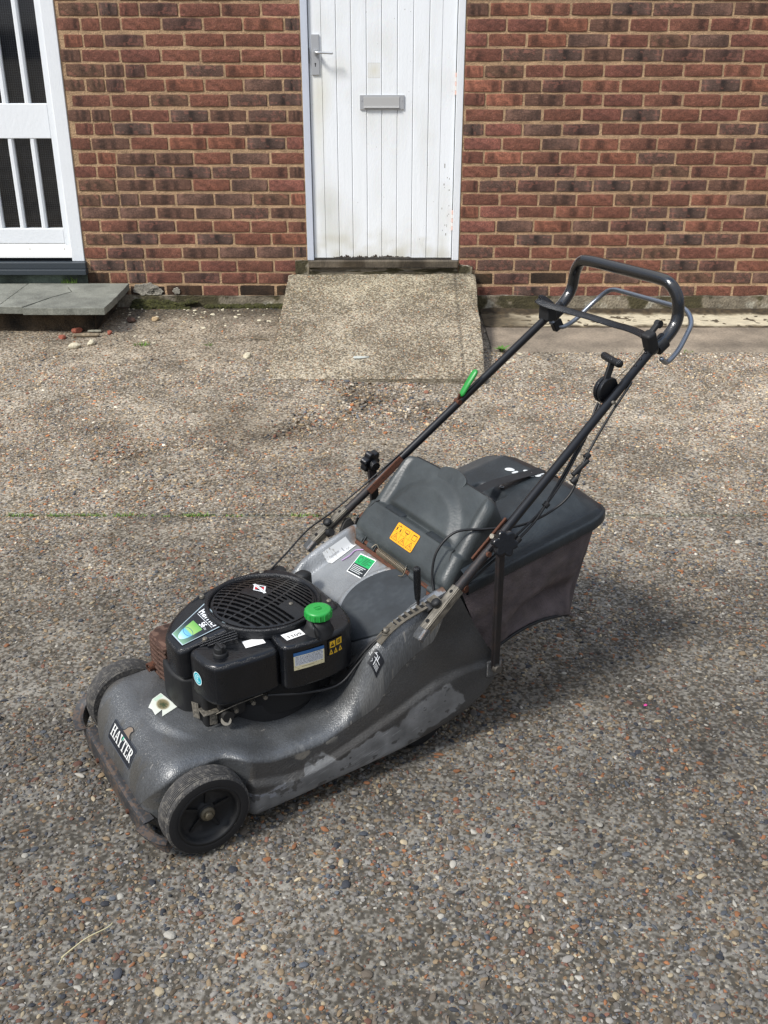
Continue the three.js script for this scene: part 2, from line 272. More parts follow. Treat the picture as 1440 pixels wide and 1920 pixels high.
{
  const R = rng(4321), bricks = [];
  for (let k = -3; k < 35; k++) {
    const top = 0.374 + PITCH * k, y1 = top - (k === -2 ? 0.002 : 0), h = 0.0680, y0 = y1 - h, yc = (y0 + y1) / 2;
    if (k === -3 && false) continue;
    const spans = yc < HEAD ? [[-5, GX0 - 0.012], [GX1 + 0.003, DX0 - 0.004], [DX1 + 0.004, 5]] : [[-5, 5]];
    spans.forEach(([a, b], si) => {
      const off = (k % 2 ? 0.679 : 0.57) + (si === 1 ? 0.113 : 0) + (hash2(k, si, 5) - 0.5) * 0.03;
      const n0 = Math.floor((a - off) / BW) - 1, n1 = Math.ceil((b - off) / BW) + 1;
      const cuts = []; for (let n = n0; n <= n1; n++) cuts.push(off + n * BW + (R() - 0.5) * 0.008);
      if (si === 1 || (si === 0 && yc < HEAD)) { const n = cuts.findIndex((c) => c > a + 0.02); if (n >= 0 && R() < 0.6 && cuts[n + 1] < b) cuts.splice(n + 1, 0, cuts[n] + 0.112); }
      for (let n = 0; n + 1 < cuts.length; n++) {
        const x0 = Math.max(a, cuts[n] + 0.0050), x1 = Math.min(b, cuts[n + 1] - 0.0050); if (x1 - x0 < 0.035) continue;
        const dx = (R() - 0.5) * 0.002; bricks.push({ x: (x0 + x1) / 2 + dx, y: yc + (R() - 0.5) * 0.003 + (hash2(k, 7, 3) - 0.5) * 0.004 + 0.003 * Math.sin((x0 + k) * 1.7), w: x1 - x0, h: h * (0.97 + 0.05 * R()), z: (R() - 0.3) * 0.004, rot: (R() - 0.5) * 0.014, v: Math.floor(R() * 10), m: Math.floor(R() * brickMats.length), fl: R() < 0.5, ry: (R() - 0.5) * 0.012, k });
      }
    });
  }
  const cy = Math.cos(0.43895), sy = Math.sin(0.43895);
  for (const b of bricks) {
    const dz = -6.35, dy = b.y - 1.652, depth = -dy * sy - dz * cy, up = dy * cy - dz * sy, px = 384 + 1029.3 * b.x / depth, py = 512 - 1029.3 * up / depth;
    b.off = Math.max(Math.abs(px - 384) - 384, Math.abs(py - 512) - 512);
    b.order = b.off > 25 ? 1000 + b.off : -b.w * b.h * 1e4;
    b.mat = brickMats[b.m];
    const mossy = sstep(0.40, 0.18, b.y) * (b.x < DX0 ? sstep(-1.5, -0.6, b.x) * 0.9 + 0.25 : 0.2);
    if (hash2(b.k, Math.round(b.x * 100), 5) < mossy * 0.75) b.mat = matBrickMossy[b.m % 3];
    else if (b.x < DX0 && b.y > 0.6 && b.y < 1.3 && b.x < -1.15 && hash2(b.k, Math.round(b.x * 100), 8) < 0.5) b.mat = brickMats[[10, 13, 5, 6][b.m % 4]];
    else if (b.x > DX1 && b.x < 0.75 && hash2(b.k, Math.round(b.x * 100), 6) < 0.35) b.mat = matBrickPale[b.m % 2];
    else if (b.x < DX0 && b.x > -0.62 && hash2(b.k, Math.round(b.x * 100), 6) < 0.4) b.mat = matBrickPale[b.m % 2];
  }
  bricks.sort((p, q) => p.order - q.order);
  const rest = new Map(); let cnt = 0;
  for (const b of bricks) {
    const m = new THREE.Mesh(brickGeos[b.v], b.mat); m.position.set(b.x, b.y, b.z); m.rotation.set(0, b.ry, b.rot); m.scale.set(b.w * (b.fl ? 1 : 1), b.h, 1);
    if (b.fl) m.rotation.z += Math.PI;
    if (cnt < 300 && b.order < 1000) { m.name = 'brick'; shade(m); wall.add(m); cnt++; } else { m.updateMatrix(); const g = brickGeos[b.v].clone().applyMatrix4(m.matrix); if (!rest.has(b.mat)) rest.set(b.mat, []); rest.get(b.mat).push(g); }
  }
  for (const [mat, gs] of rest) { const m = part('bricks', merge(gs), mat, wall); m.userData.kind = 'stuff'; }
}
// concrete footing under the brickwork
const plainConcrete = (seed, base, amp, f = 1) => dataTex(512, 512, (i, j) => { const x = i / 512, y = j / 512; const v = 1 + amp * (fbm(x * 8 * f, y * 8 * f, 5, seed, 8 * f) - 0.5) * 2 + 0.16 * (vnoise(x * 180, y * 180, seed + 1, 180, 180) - 0.5) + 0.1 * (hash2(i, j, seed) - 0.5); return [base[0] * v, base[1] * v, base[2] * v]; });
const concBump = dataTex(512, 512, (i, j) => { const v = 0.5 + 0.5 * (vnoise(i / 512 * 160, j / 512 * 160, 8, 160, 160) - 0.5) + 0.6 * (fbm(i / 512 * 14, j / 512 * 14, 4, 19, 14) - 0.5); return [v, v, v]; }, { srgb: false });
const matFooting = std({ map: dataTex(512, 512, (i, j) => { const x = i / 512, y = j / 512, v = 1 + 0.5 * (fbm(x * 14, y * 14, 5, 3, 14) - 0.5) + 0.22 * (vnoise(x * 170, y * 170, 4, 170, 170) - 0.5), m = sstep(0.44, 0.60, fbm(x * 9, y * 9, 5, 13, 9)), w2 = sstep(0.60, 0.72, fbm(x * 11, y * 11, 4, 23, 11)); let c = [0.50 * v, 0.465 * v, 0.40 * v]; c = c.map((q, k) => lerp(q, [0.27, 0.25, 0.17][k] * v, m)); return c.map((q, k) => lerp(q, [0.62, 0.60, 0.54][k] * v, w2 * (1 - m))); }), bumpMap: concBump, bumpScale: 0.006, roughness: 0.97 });
function rough(x0, x1, y0, y1, z0, z1, amp, f, nu, seed) {     // rough long block: front, top and back as one bent sheet, ends closed
  const w = (x1 - x0), g = gridGeo(nu, 12, (u, v) => {
    const x = lerp(x0, x1, u), n = amp * (fbm(x * f, v * 5 + seed, 3, seed) - 0.5) * 2;
    const ys = [y0, y1 - 0.012, y1 - 0.003, y1, y1], zs = [z1, z1, z1 - 0.003, z1 - 0.014, z0], t = v * 4, k = Math.min(3, Math.floor(t)), q = t - k;
    return new THREE.Vector3(x, lerp(ys[k], ys[k + 1], q) + (v > 0.2 ? n : 0), lerp(zs[k], zs[k + 1], q) + n * (v < 0.9 ? 1 : 0));
  }, (u, v) => [u * w, v * 0.25]);
  return uvBox(g, 1);
}
{
  const g = [rough(GX1 + 0.004, DX0 - 0.12, -0.05, 0.158, -0.1, 0.006, 0.008, 9, 120, 4), rough(DX1 + 0.1, 5, -0.05, 0.157, -0.1, 0.009, 0.007, 9, 200, 8)];
  part('footing', g[0], matFooting, wall); part('footing', g[1], matFooting, wall);
  // rough grey render patches beside the threshold
  for (const g2 of [rough(DX0 - 0.075, DX0 + 0.01, 0.24, 0.372, -0.05, 0.012, 0.008, 30, 12, 14), rough(DX1 + 0.002, DX1 + 0.085, 0.22, 0.345, -0.05, 0.012, 0.008, 30, 12, 15)]) part('render_patch', g2, matFooting, wall);
}
// smooth concrete strip and the whitewashed kerb along the right-hand wall
const matStrip = std({ map: plainConcrete(23, [0.52, 0.475, 0.415], 0.28), bumpMap: concBump, bumpScale: 0.003, roughness: 0.95 });
struct('concrete_strip', gridGeo(220, 14, (u, v) => { const x = lerp(0.60, 5, u), z = lerp(0.378, 0.80 + 0.03 * (fbm(x * 5, 2, 3, 3) - 0.5), v); return new THREE.Vector3(x, baseY(x, z) + 0.012 - (v > 0.95 ? 0.016 : 0) + 0.003 * vnoise(x * 9, z * 9, 2), z); }, (u, v) => [u * 3.2, v * 0.32]), matStrip);
const matKerb = std({ map: dataTex(2048, 256, (i, j) => { const x = i / 2048, y = j / 256; const wall_ = sstep(0.26, 0.12, y + 0.16 * (fbm(x * 70, y * 6, 3, 34) - 0.5)), edge = sstep(0.80, 0.96, y + 0.22 * (fbm(x * 60, y * 5, 3, 35) - 0.5)), spots = sstep(0.66, 0.70, fbm(x * 110, y * 9, 3, 31)) * 0.85, left = sstep(0.10, 0.02, x + 0.05 * (fbm(x * 40, y * 4, 3, 37) - 0.5)) * 0.75; const m = Math.max(wall_, edge, spots, left), v = 1 + 0.22 * (fbm(x * 120, y * 20, 4, 33) - 0.5) + 0.12 * (hash2(i, j, 3) - 0.5), n = 0.6 + 0.8 * fbm(x * 200, y * 20, 3, 39); return [lerp(0.76 * v, 0.24 * n, m), lerp(0.72 * v, 0.20 * n, m), lerp(0.62 * v, 0.14 * n, m)]; }, { repeat: false }), bumpMap: concBump, bumpScale: 0.004, roughness: 0.95 });
struct('kerb', gridGeo(300, 24, (u, v) => { const x = lerp(0.60, 5, u), z = lerp(0.002, 0.376, v), y = lerp(0.078, 0.052, sstep(0, 0.25, v)) - 0.018 * sstep(0.97, 1, v); return new THREE.Vector3(x, y + 0.012 * (fbm(x * 10, z * 12, 3, 5) - 0.5) * sstep(0.4, 0.1, v) + 0.003 * (fbm(x * 9, z * 9, 3, 6) - 0.5), z); }), matKerb);

// ------------------------------------------------------------------ ramp
const ramp = thing('concrete_ramp', 'worn concrete ramp leading up to the white plank door', 'ramp');
{
  const xl = (t) => lerp(-0.583, -0.590, t), xr = (t) => lerp(0.556, 0.520, t);
  const f = (u, v) => { const z = lerp(0.02, 1.30, v), x0 = xl(v) + 0.006 * (vnoise(v * 14, 0, 3) - 0.5), x1 = xr(v) + 0.008 * (vnoise(v * 12, 3, 4) - 0.5), x = lerp(x0, x1, u); const ed = Math.min(u, 1 - u) * 1.1; const rnd = -0.006 * Math.exp(-ed / 0.012) - 0.004 * sstep(0.985, 1, v); const gap = -0.005 * Math.exp(-(((x - (0.435 - 0.02 * v)) / 0.006) ** 2)); const cr = 0.01 * sstep(0.10, 0, v) * (vnoise(x * 9, 1, 12) - 0.6); return new THREE.Vector3(x, rampTop(z) + rnd + gap + cr + 0.004 * (fbm(x * 5, z * 5, 3, 14) - 0.5) + 0.002 * (vnoise(x * 40, z * 40, 15) - 0.5), z); };
  const matRamp = std({ map: groundTex.map, bumpMap: groundTex.bump, bumpScale: 0.003, roughness: 0.95, vertexColors: true });
  const top = gridGeo(150, 150, f, (u, v, p) => [p.x / 2.2 + 0.3, p.z / 2.2 + 0.4]);
  const sides = [0, 1].map((u) => gridGeo(150, 8, (a, b) => { const p = f(u, a); return new THREE.Vector3(p.x + (u ? 1 : -1) * (0.02 * b * b + 0.006 * (fbm(a * 30, b * 4, 3, 6) - 0.5)), lerp(p.y, -0.06, b), p.z); }, (a, b) => [a * 0.55, b * 0.15]));
  const frontF = gridGeo(120, 4, (a, b) => { const p = f(a, 1); return new THREE.Vector3(p.x, lerp(p.y, -0.03, b), p.z + 0.006 * b + 0.004 * (fbm(a * 40, b, 2, 3) - 0.5)); }, (a, b) => [a * 0.5, b * 0.1]);
  const back = gridGeo(40, 1, (a, b) => { const p = f(a, 0); return new THREE.Vector3(p.x, lerp(p.y, -0.05, b), p.z); });
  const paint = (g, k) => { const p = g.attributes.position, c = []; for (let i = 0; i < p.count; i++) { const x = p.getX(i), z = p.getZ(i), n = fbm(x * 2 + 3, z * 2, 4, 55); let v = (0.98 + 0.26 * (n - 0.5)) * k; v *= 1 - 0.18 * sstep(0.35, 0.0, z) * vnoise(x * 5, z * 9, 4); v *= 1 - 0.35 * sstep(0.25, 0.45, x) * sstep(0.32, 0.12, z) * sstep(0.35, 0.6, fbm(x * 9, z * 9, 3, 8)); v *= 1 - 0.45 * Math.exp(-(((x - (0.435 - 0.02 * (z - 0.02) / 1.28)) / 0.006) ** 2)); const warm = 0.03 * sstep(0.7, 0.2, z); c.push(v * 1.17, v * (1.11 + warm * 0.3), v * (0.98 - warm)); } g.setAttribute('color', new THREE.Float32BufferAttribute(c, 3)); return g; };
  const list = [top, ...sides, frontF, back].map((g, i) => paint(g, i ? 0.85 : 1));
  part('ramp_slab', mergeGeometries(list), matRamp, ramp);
  const R = rng(99), st = [], C = new THREE.Color();
  for (let n = 0; n < 16000; n++) { const u = R(), v = R(), p = f(u, v); if (R() > 0.35 + 0.65 * sstep(0.0, 0.7, v)) continue; const k = R(); const r = 0.0018 + 0.003 * k * k + (R() < 0.04 ? 0.003 * R() : 0); C.copy(pickStone(R() * 0.93)); const b = 0.7 + 0.4 * R(); C.setRGB(C.r * b * 1.02, C.g * b * 0.98, C.b * b * 0.86); st.push([p.x, p.y + r * (-0.12 + 0.2 * R()), p.z, r, C.clone(), 0.4]); }
  const flake = new THREE.CircleGeometry(1, 9); void flake;
  scatter(st, 'stone_chips', ramp);
}

// ------------------------------------------------------------------ plank door
const doorTex = canvasTex(1024, 2048, (g, w, h) => {           // metres: x -0.45..0.45, y 0.36..2.16
  const X = (x) => (x + 0.45) / 0.9 * w, Y = (y) => (2.16 - y) / 1.8 * h, R = rng(8);
  g.fillStyle = '#edf1f4'; g.fillRect(0, 0, w, h);
  const soft = (x, y, rx, ry, c, a) => { const q = g.createRadialGradient(0, 0, 0, 0, 0, 1); q.addColorStop(0, c + a + ')'); q.addColorStop(1, c + '0)'); g.save(); g.translate(X(x), Y(y)); g.scale(rx / 0.9 * w, ry / 1.8 * h); g.fillStyle = q; g.fillRect(-1, -1, 2, 2); g.restore(); };
  for (let n = 0; n < 160; n++) soft(-0.45 + R() * 0.9, 0.4 + R() * 1.7, 0.03 + 0.08 * R(), 0.05 + 0.2 * R(), R() < 0.5 ? 'rgba(205,205,196,' : 'rgba(238,241,245,', 0.16);
  soft(-0.37, 1.34, 0.09, 0.22, 'rgba(206,200,170,', 0.34); soft(-0.38, 1.12, 0.05, 0.28, 'rgba(206,200,170,', 0.28); soft(-0.24, 1.44, 0.12, 0.08, 'rgba(210,206,186,', 0.2);
  soft(-0.33, 0.66, 0.10, 0.16, 'rgba(160,160,140,', 0.30); soft(-0.32, 0.50, 0.12, 0.14, 'rgba(170,168,146,', 0.34);
  for (let n = 0; n < 60; n++) soft(-0.43 + R() * 0.86, 0.385 + R() * R() * 0.16, 0.02 + 0.06 * R(), 0.02 + 0.05 * R(), 'rgba(178,172,148,', 0.16);
  g.fillStyle = 'rgba(206,202,188,0.35)'; g.fillRect(X(-0.092), Y(1.478), X(-0.022) - X(-0.092), Y(1.40) - Y(1.478));
  g.strokeStyle = 'rgba(160,156,144,0.4)'; g.lineWidth = 2; g.strokeRect(X(-0.092), Y(1.478), X(-0.022) - X(-0.092), Y(1.40) - Y(1.478)); soft(-0.055, 1.44, 0.034, 0.036, 'rgba(212,206,180,', 0.4);
  g.fillStyle = '#3a3029';
  for (let n = 0; n < 130; n++) { const x = -0.30 + R() * 0.45, s = R() * R(); g.beginPath(); const cx = X(x), cy = Y(0.384); g.moveTo(cx - 10 * s - 3, cy + 4); for (let k = 0; k < 5; k++) g.lineTo(cx + (k - 2) * 5 * (0.5 + s), cy - (4 + 24 * s * R())); g.lineTo(cx + 10 * s + 3, cy + 4); g.fill(); }
  g.fillStyle = '#6f6b60'; for (let n = 0; n < 14; n++) { const x = 0.345 + R() * 0.05, y = 0.52 + R() * 0.42; g.fillRect(X(x), Y(y), 2 + 3 * R(), 6 + 34 * R() * R()); }
  for (let n = 0; n < 40; n++) { g.fillStyle = 'rgba(90,86,76,' + (0.25 + 0.4 * R()) + ')'; g.fillRect(X(-0.43 + R() * 0.86), Y(0.39 + R() * 1.5), 1.5 + 2 * R(), 1.5 + 6 * R()); }
});
const paintBump = dataTex(512, 512, (i, j) => { const v = 0.5 + 0.5 * (fbm(i / 512 * 60, j / 512 * 8, 4, 19, 0) - 0.5) + 0.3 * (vnoise(i / 3, j / 3, 2) - 0.5); return [v, v, v]; }, { srgb: false });
const matDoor = std({ map: doorTex, bumpMap: paintBump, bumpScale: 0.0012, roughness: 0.48 });
const matWhite = std({ color: lin('#e9edf0'), roughness: 0.45, bumpMap: paintBump, bumpScale: 0.0015 });
const matFrameShade = std({ color: lin('#c9d0dc'), roughness: 0.55, bumpMap: paintBump, bumpScale: 0.0015 });  // white frame paint with the bluish shade of the left jamb mixed in
const matSteel = std({ color: lin('#b9bbbd'), metalness: 0.45, roughness: 0.45 }), matAlu = std({ color: lin('#c3c5c6'), metalness: 0.7, roughness: 0.38 });
const matDark = std({ color: 0x060606, roughness: 0.9 });
const door = thing('plank_door', 'white painted plank door with a metal letterbox, at the top of the ramp', 'door');
{
  const xs = [-0.424, -0.353, -0.27, -0.186, -0.099, -0.012, 0.077, 0.167, 0.257, 0.329, 0.411], zf = -0.012, R = rng(5);
  for (let k = 0; k < 10; k++) {
    const a = xs[k] + (k ? 0.0009 : 0), b = xs[k + 1] - 0.0009, y0 = 0.385 + (k > 1 && k < 7 ? 0.004 * R() : 0.001), y1 = 2.36, s = new THREE.Shape(), c = 0.0032, d = 0.024;
    const tight = (k === 0 || k === 8) ? 0.4 : 1, tl = (k === 1 || k === 9) ? 0.4 : 1;
    s.moveTo(a, -d); s.lineTo(b, -d); s.lineTo(b, -c * tight); s.lineTo(b - c * tight, 0); s.lineTo(a + c * tl, 0); s.lineTo(a, -c * tl); s.closePath();
    const g = new THREE.ExtrudeGeometry(s, { depth: y1 - y0, bevelEnabled: false, steps: 1 });
    upright(g, y0, zf + (R() - 0.5) * 0.0016);
    const p = g.attributes.position, u = g.attributes.uv;
    for (let i = 0; i < p.count; i++) u.setXY(i, (p.getX(i) + 0.45) / 0.9, (p.getY(i) - 0.36) / 1.8);
    part('plank', g, matDoor, door);
  }
  part('backing_board', box(-0.43, 0.415, 0.40, 2.37, -0.060, -0.038, 0.001, 1), std({ color: lin('#8f8d86'), roughness: 0.9 }), door);
  const fr = part('door_frame', merge([box(-0.4665, -0.4275, 0.372, 2.415, -0.10, 0.004, 0.003), box(-0.427, 0.414, 2.372, 2.4149, -0.10, 0.003, 0.003)]), matFrameShade, door);
  void fr; part('door_frame', box(0.4145, 0.4545, 0.372, 2.415, -0.10, 0.004, 0.003), matWhite, door);
  // threshold timber and what lies under it
  const wood = dataTex(512, 64, (i, j) => { const v = 0.8 + 0.5 * (fbm(i / 512 * 10, j / 64 * 22, 4, 6) - 0.5) + 0.2 * (hash2(i, j, 4) - 0.5), m = sstep(0.5, 0.7, fbm(i / 60, j / 20, 3, 9)); return [lerp(0.44, 0.30, m) * v, lerp(0.40, 0.26, m) * v, lerp(0.34, 0.20, m) * v]; });
  part('threshold', uvXY(box(-0.462, 0.452, 0.331, 0.3715, -0.06, 0.028, 0.005, 3), 1.1), std({ map: wood, roughness: 0.95, bumpMap: paintBump, bumpScale: 0.004 }), door);
  part('threshold_base', gridGeo(80, 6, (u, v) => { const x = lerp(-0.458, 0.45, u); return new THREE.Vector3(x, lerp(0.326, 0.20, v), 0.006 + 0.03 * v * v + 0.012 * (fbm(x * 14, v * 4, 3, 4) - 0.5)); }), matFooting, door);
  // letterbox
  const lb = part('letterbox', box(-0.139, 0.116, 1.231, 1.310, -0.0119, -0.004, 0.002), matSteel, door);
  part('flap', merge([box(-0.116, 0.089, 1.243, 1.300, -0.0041, -0.0015, 0.0015), box(-0.116, 0.089, 1.240, 1.246, -0.004, 0.006, 0.002)]), std({ color: lin('#bdbdbb'), metalness: 0.3, roughness: 0.5 }), lb);
  for (const s of [-0.128, 0.104]) { const g = new THREE.CylinderGeometry(0.0035, 0.0035, 0.003, 12); g.rotateX(Math.PI / 2); g.translate(s, 1.281, -0.003); part('screw', g, matSteel, lb); }
  // lever handle on its plate
  const hp = part('handle_plate', box(-0.410, -0.366, 1.415, 1.626, -0.0119, -0.003, 0.002), matSteel, door);
  { const c = new THREE.CylinderGeometry(0.0125, 0.0135, 0.028, 20); c.rotateX(Math.PI / 2); c.translate(-0.386, 1.534, 0.008); const cv = new THREE.CatmullRomCurve3([new THREE.Vector3(-0.386, 1.534, 0.012), new THREE.Vector3(-0.384, 1.534, 0.036), new THREE.Vector3(-0.372, 1.533, 0.043), new THREE.Vector3(-0.335, 1.531, 0.043), new THREE.Vector3(-0.291, 1.529, 0.043)]); part('lever', merge([c, new THREE.TubeGeometry(cv, 30, 0.0062, 10), (() => { const s = new THREE.SphereGeometry(0.0063, 10, 8); s.translate(-0.291, 1.529, 0.043); return s; })()]), matAlu, hp); }
  { const c = new THREE.CylinderGeometry(0.0042, 0.0042, 0.002, 14); c.rotateX(Math.PI / 2); c.translate(-0.389, 1.474, -0.0028); part('keyhole', merge([c, box(-0.3912, -0.3868, 1.458, 1.472, -0.0035, -0.0024, 0.0005, 1)]), matDark, hp); }
  part('lock_keep', box(-0.4285, -0.4215, 1.475, 1.555, -0.03, 0.002, 0.001, 1), std({ color: lin('#3b3d42'), roughness: 0.6, metalness: 0.5 }), door);
  for (const y of [1.37, 0.61]) {
    const gs = []; for (let k = 0; k < 5; k++) { const c = new THREE.CylinderGeometry(0.0062, 0.0062, 0.0215, 14); c.translate(0.4125, y - 0.048 + k * 0.0235, -0.004); gs.push(c); }
    part('hinge', merge(gs.filter((_, k) => k % 2 === 0)), std({ color: lin('#e0bdb0'), roughness: 0.6, metalness: 0.2 }), door, 'door hinge with worn pinkish paint');
    part('hinge_knuckle', merge(gs.filter((_, k) => k % 2)), std({ color: lin('#dcd5cf'), roughness: 0.6 }), door);
  }
}

// ------------------------------------------------------------------ glazed door on the left
const gd = thing('glazed_door', 'white glazed door with narrow wired panes above the stone step', 'door');
{
  const z0 = -0.028;
  part('door_frame', merge([box(-1.905, -1.8295, 0.366, 2.418, -0.12, 0.006, 0.004), box(-2.798, -2.723, 0.366, 2.418, -0.12, 0.006, 0.004), box(-2.722, -1.906, 2.343, 2.4179, -0.12, 0.005, 0.004)]), matWhite, gd);
  part('stile', box(-1.947, -1.908, 0.40, 2.34, z0 - 0.045, z0, 0.004), matWhite, gd); part('stile', box(-2.720, -2.577, 0.40, 2.34, z0 - 0.045, z0, 0.004), matWhite, gd);
  part('rail', box(-2.5765, -1.9475, 0.467, 0.556, z0 - 0.044, z0 - 0.001, 0.004), matWhite, gd);
  part('rail', box(-2.5765, -1.9475, 1.072, 1.262, z0 - 0.044, z0 - 0.001, 0.004), matWhite, gd);
  part('rail', box(-2.5765, -1.9475, 2.20, 2.339, z0 - 0.044, z0 - 0.001, 0.004), matWhite, gd);
  { const s = new THREE.Shape(); s.moveTo(0, 0); s.lineTo(0.052, 0); s.lineTo(0.050, 0.012); s.lineTo(0.026, 0.062); s.lineTo(0.020, 0.075); s.lineTo(0, 0.0765); s.closePath(); const g = new THREE.ExtrudeGeometry(s, { depth: 0.81, bevelEnabled: true, bevelThickness: 0.002, bevelSize: 0.002, bevelSegments: 2 }); g.rotateY(-Math.PI / 2); g.translate(-1.908, 0.389, z0 - 0.026); part('weatherboard', g, std({ color: lin('#e6e7e4'), roughness: 0.55 }), gd); }
  for (const x of [-1.945, -2.155]) { const c = new THREE.CylinderGeometry(0.004, 0.004, 0.003, 10); c.rotateX(Math.PI / 2); c.translate(x, 0.440, 0.002); part('screw', c, std({ color: lin('#8b8477'), roughness: 0.7 }), gd); }
  const mp = phys({ color: 0xffffff, transmission: 1, thickness: 0, roughness: 0.03, ior: 1.5 });
  const matWire = std({ color: lin('#3a3d44'), metalness: 0.3, roughness: 0.5 });
  for (const [y0, y1] of [[0.556, 1.072], [1.262, 2.20]]) for (let k = 0; k < 6; k++) {
    const xr = -1.9475 - k * 0.1310, xl = xr - 0.0980;
    if (k < 4) { const bx = xl - 0.0330, s = new THREE.Shape(); s.moveTo(bx + 0.0004, -0.036); s.lineTo(xl - 0.0004, -0.036); s.lineTo(xl - 0.0004, -0.012); s.lineTo(xl - 0.008, 0); s.lineTo(bx + 0.008, 0); s.lineTo(bx + 0.0004, -0.012); s.closePath(); const g = new THREE.ExtrudeGeometry(s, { depth: y1 - y0 + 0.002, bevelEnabled: false }); upright(g, y0 - 0.001, z0 - 0.004); part('glazing_bar', g, matWhite, gd); }
    if (k === 5) continue; const xa = k === 4 ? Math.max(xl, -2.667) : xl, pane = part('pane', box(xa + 0.0003, xr - 0.0003, y0 + 0.0005, y1 - 0.0005, z0 - 0.030, z0 - 0.025, 0.0005, 1), mp, gd);
    if (k < 5) { const w = []; for (let x = xr - 0.007; x > xa; x -= 0.0125) w.push(new THREE.BoxGeometry(0.001, y1 - y0 - 0.002, 0.001).translate(x, (y0 + y1) / 2, z0 - 0.033)); for (let y = y0 + 0.006; y < y1; y += 0.0125) w.push(new THREE.BoxGeometry(xr - xa - 0.002, 0.001, 0.001).translate((xa + xr) / 2, y, z0 - 0.0342)); const wm = part('wire_mesh', merge(w), matWire, pane); wm.userData.kind = 'stuff'; }
  }
  part('dark_interior', merge([box(-2.79, -1.84, 0.30, 2.41, -0.62, -0.60, 0.001, 1), box(-2.80, -2.79, 0.30, 2.41, -0.6, -0.13, 0.001, 1), box(-1.84, -1.83, 0.30, 2.41, -0.6, -0.13, 0.001, 1), box(-2.79, -1.84, 2.40, 2.41, -0.6, -0.13, 0.001, 1), box(-2.79, -1.84, 0.30, 0.31, -0.6, -0.13, 0.001, 1)]), std({ color: lin('#101318'), roughness: 0.9 }), gd);
  const ms = std({ color: lin('#363d43'), roughness: 0.45 });
  part('sill', merge([box(-2.81, -1.818, 0.3255, 0.3655, -0.14, 0.040, 0.004), box(-2.81, -1.816, 0.292, 0.325, -0.14, 0.055, 0.004), box(-2.722, -1.906, 0.366, 0.386, -0.12, -0.045, 0.002)]), ms, gd);
  part('sill_base', uvXY(rough(-2.81, -1.822, 0.12, 0.291, -0.16, 0.012, 0.006, 12, 40, 5)), std({ map: plainConcrete(43, [0.30, 0.335, 0.30], 0.6), roughness: 0.9, bumpMap: concBump, bumpScale: 0.004 }), gd);
}

// ------------------------------------------------------------------ stone step
const step = thing('stone_step', 'cracked grey flagstone step in front of the glazed door', 'step');
{
  const ft = plainConcrete(63, [0.47, 0.475, 0.44], 0.24); const mf = std({ map: ft, bumpMap: concBump, bumpScale: 0.002, roughness: 0.92 });
  const R = rng(44);
  const slab = (pts, y0, y1, label) => {                       // pts in (x, z), split edges roughened
    const out = []; for (let k = 0; k < pts.length; k++) { const [a, b] = pts[k], [c, d] = pts[(k + 1) % pts.length], n = Math.max(1, Math.round(Math.hypot(c - a, d - b) / 0.03)); for (let i = 0; i < n; i++) out.push([lerp(a, c, i / n) + (i ? (R() - 0.5) * 0.004 : 0), lerp(b, d, i / n) + (i ? (R() - 0.5) * 0.004 : 0)]); }
    const s = new THREE.Shape(); out.forEach(([x, z], i) => (i ? s.lineTo(x, -z) : s.moveTo(x, -z))); s.closePath();
    const g = new THREE.ExtrudeGeometry(s, { depth: y1 - y0 - 0.004, bevelEnabled: true, bevelThickness: 0.002, bevelSize: 0.0025, bevelOffset: -0.0025, bevelSegments: 2 }); g.rotateX(-Math.PI / 2); g.translate(0, y0 + 0.002, 0); uvBox(g, 1.2);
    part('flagstone', g, mf, step, label);
  };
  const yt = 0.236, yb = 0.196;
  slab([[-2.185, 0.018], [-2.032, 0.018], [-1.93, 0.10], [-1.862, 0.243], [-1.945, 0.385], [-2.038, 0.618], [-2.18, 0.615]], yb, yt);
  slab([[-2.026, 0.018], [-1.570, 0.018], [-1.566, 0.340], [-1.65, 0.308], [-1.859, 0.240], [-1.926, 0.098]], yb, yt - 0.001);
  slab([[-1.859, 0.245], [-1.65, 0.312], [-1.566, 0.344], [-1.572, 0.635], [-1.80, 0.637], [-2.032, 0.634], [-1.942, 0.388]], yb - 0.002, yt - 0.002, 'cracked front corner piece of flagstone');
  slab([[-2.80, 0.018], [-2.191, 0.018], [-2.186, 0.614], [-2.80, 0.61]], yb, yt - 0.002);
  part('bedding', merge([rough(-2.82, -1.66, -0.02, 0.196, 0.0, 0.545, 0.02, 8, 80, 21), gridGeo(20, 6, (u, v) => new THREE.Vector3(-1.655 + 0.03 * (fbm(u * 8, v * 3, 3, 2) - 0.5), lerp(-0.02, 0.195, v), lerp(0.01, 0.545, u)))]), std({ map: plainConcrete(83, [0.25, 0.21, 0.16], 0.8), roughness: 0.98, bumpMap: concBump, bumpScale: 0.01 }), step);
}

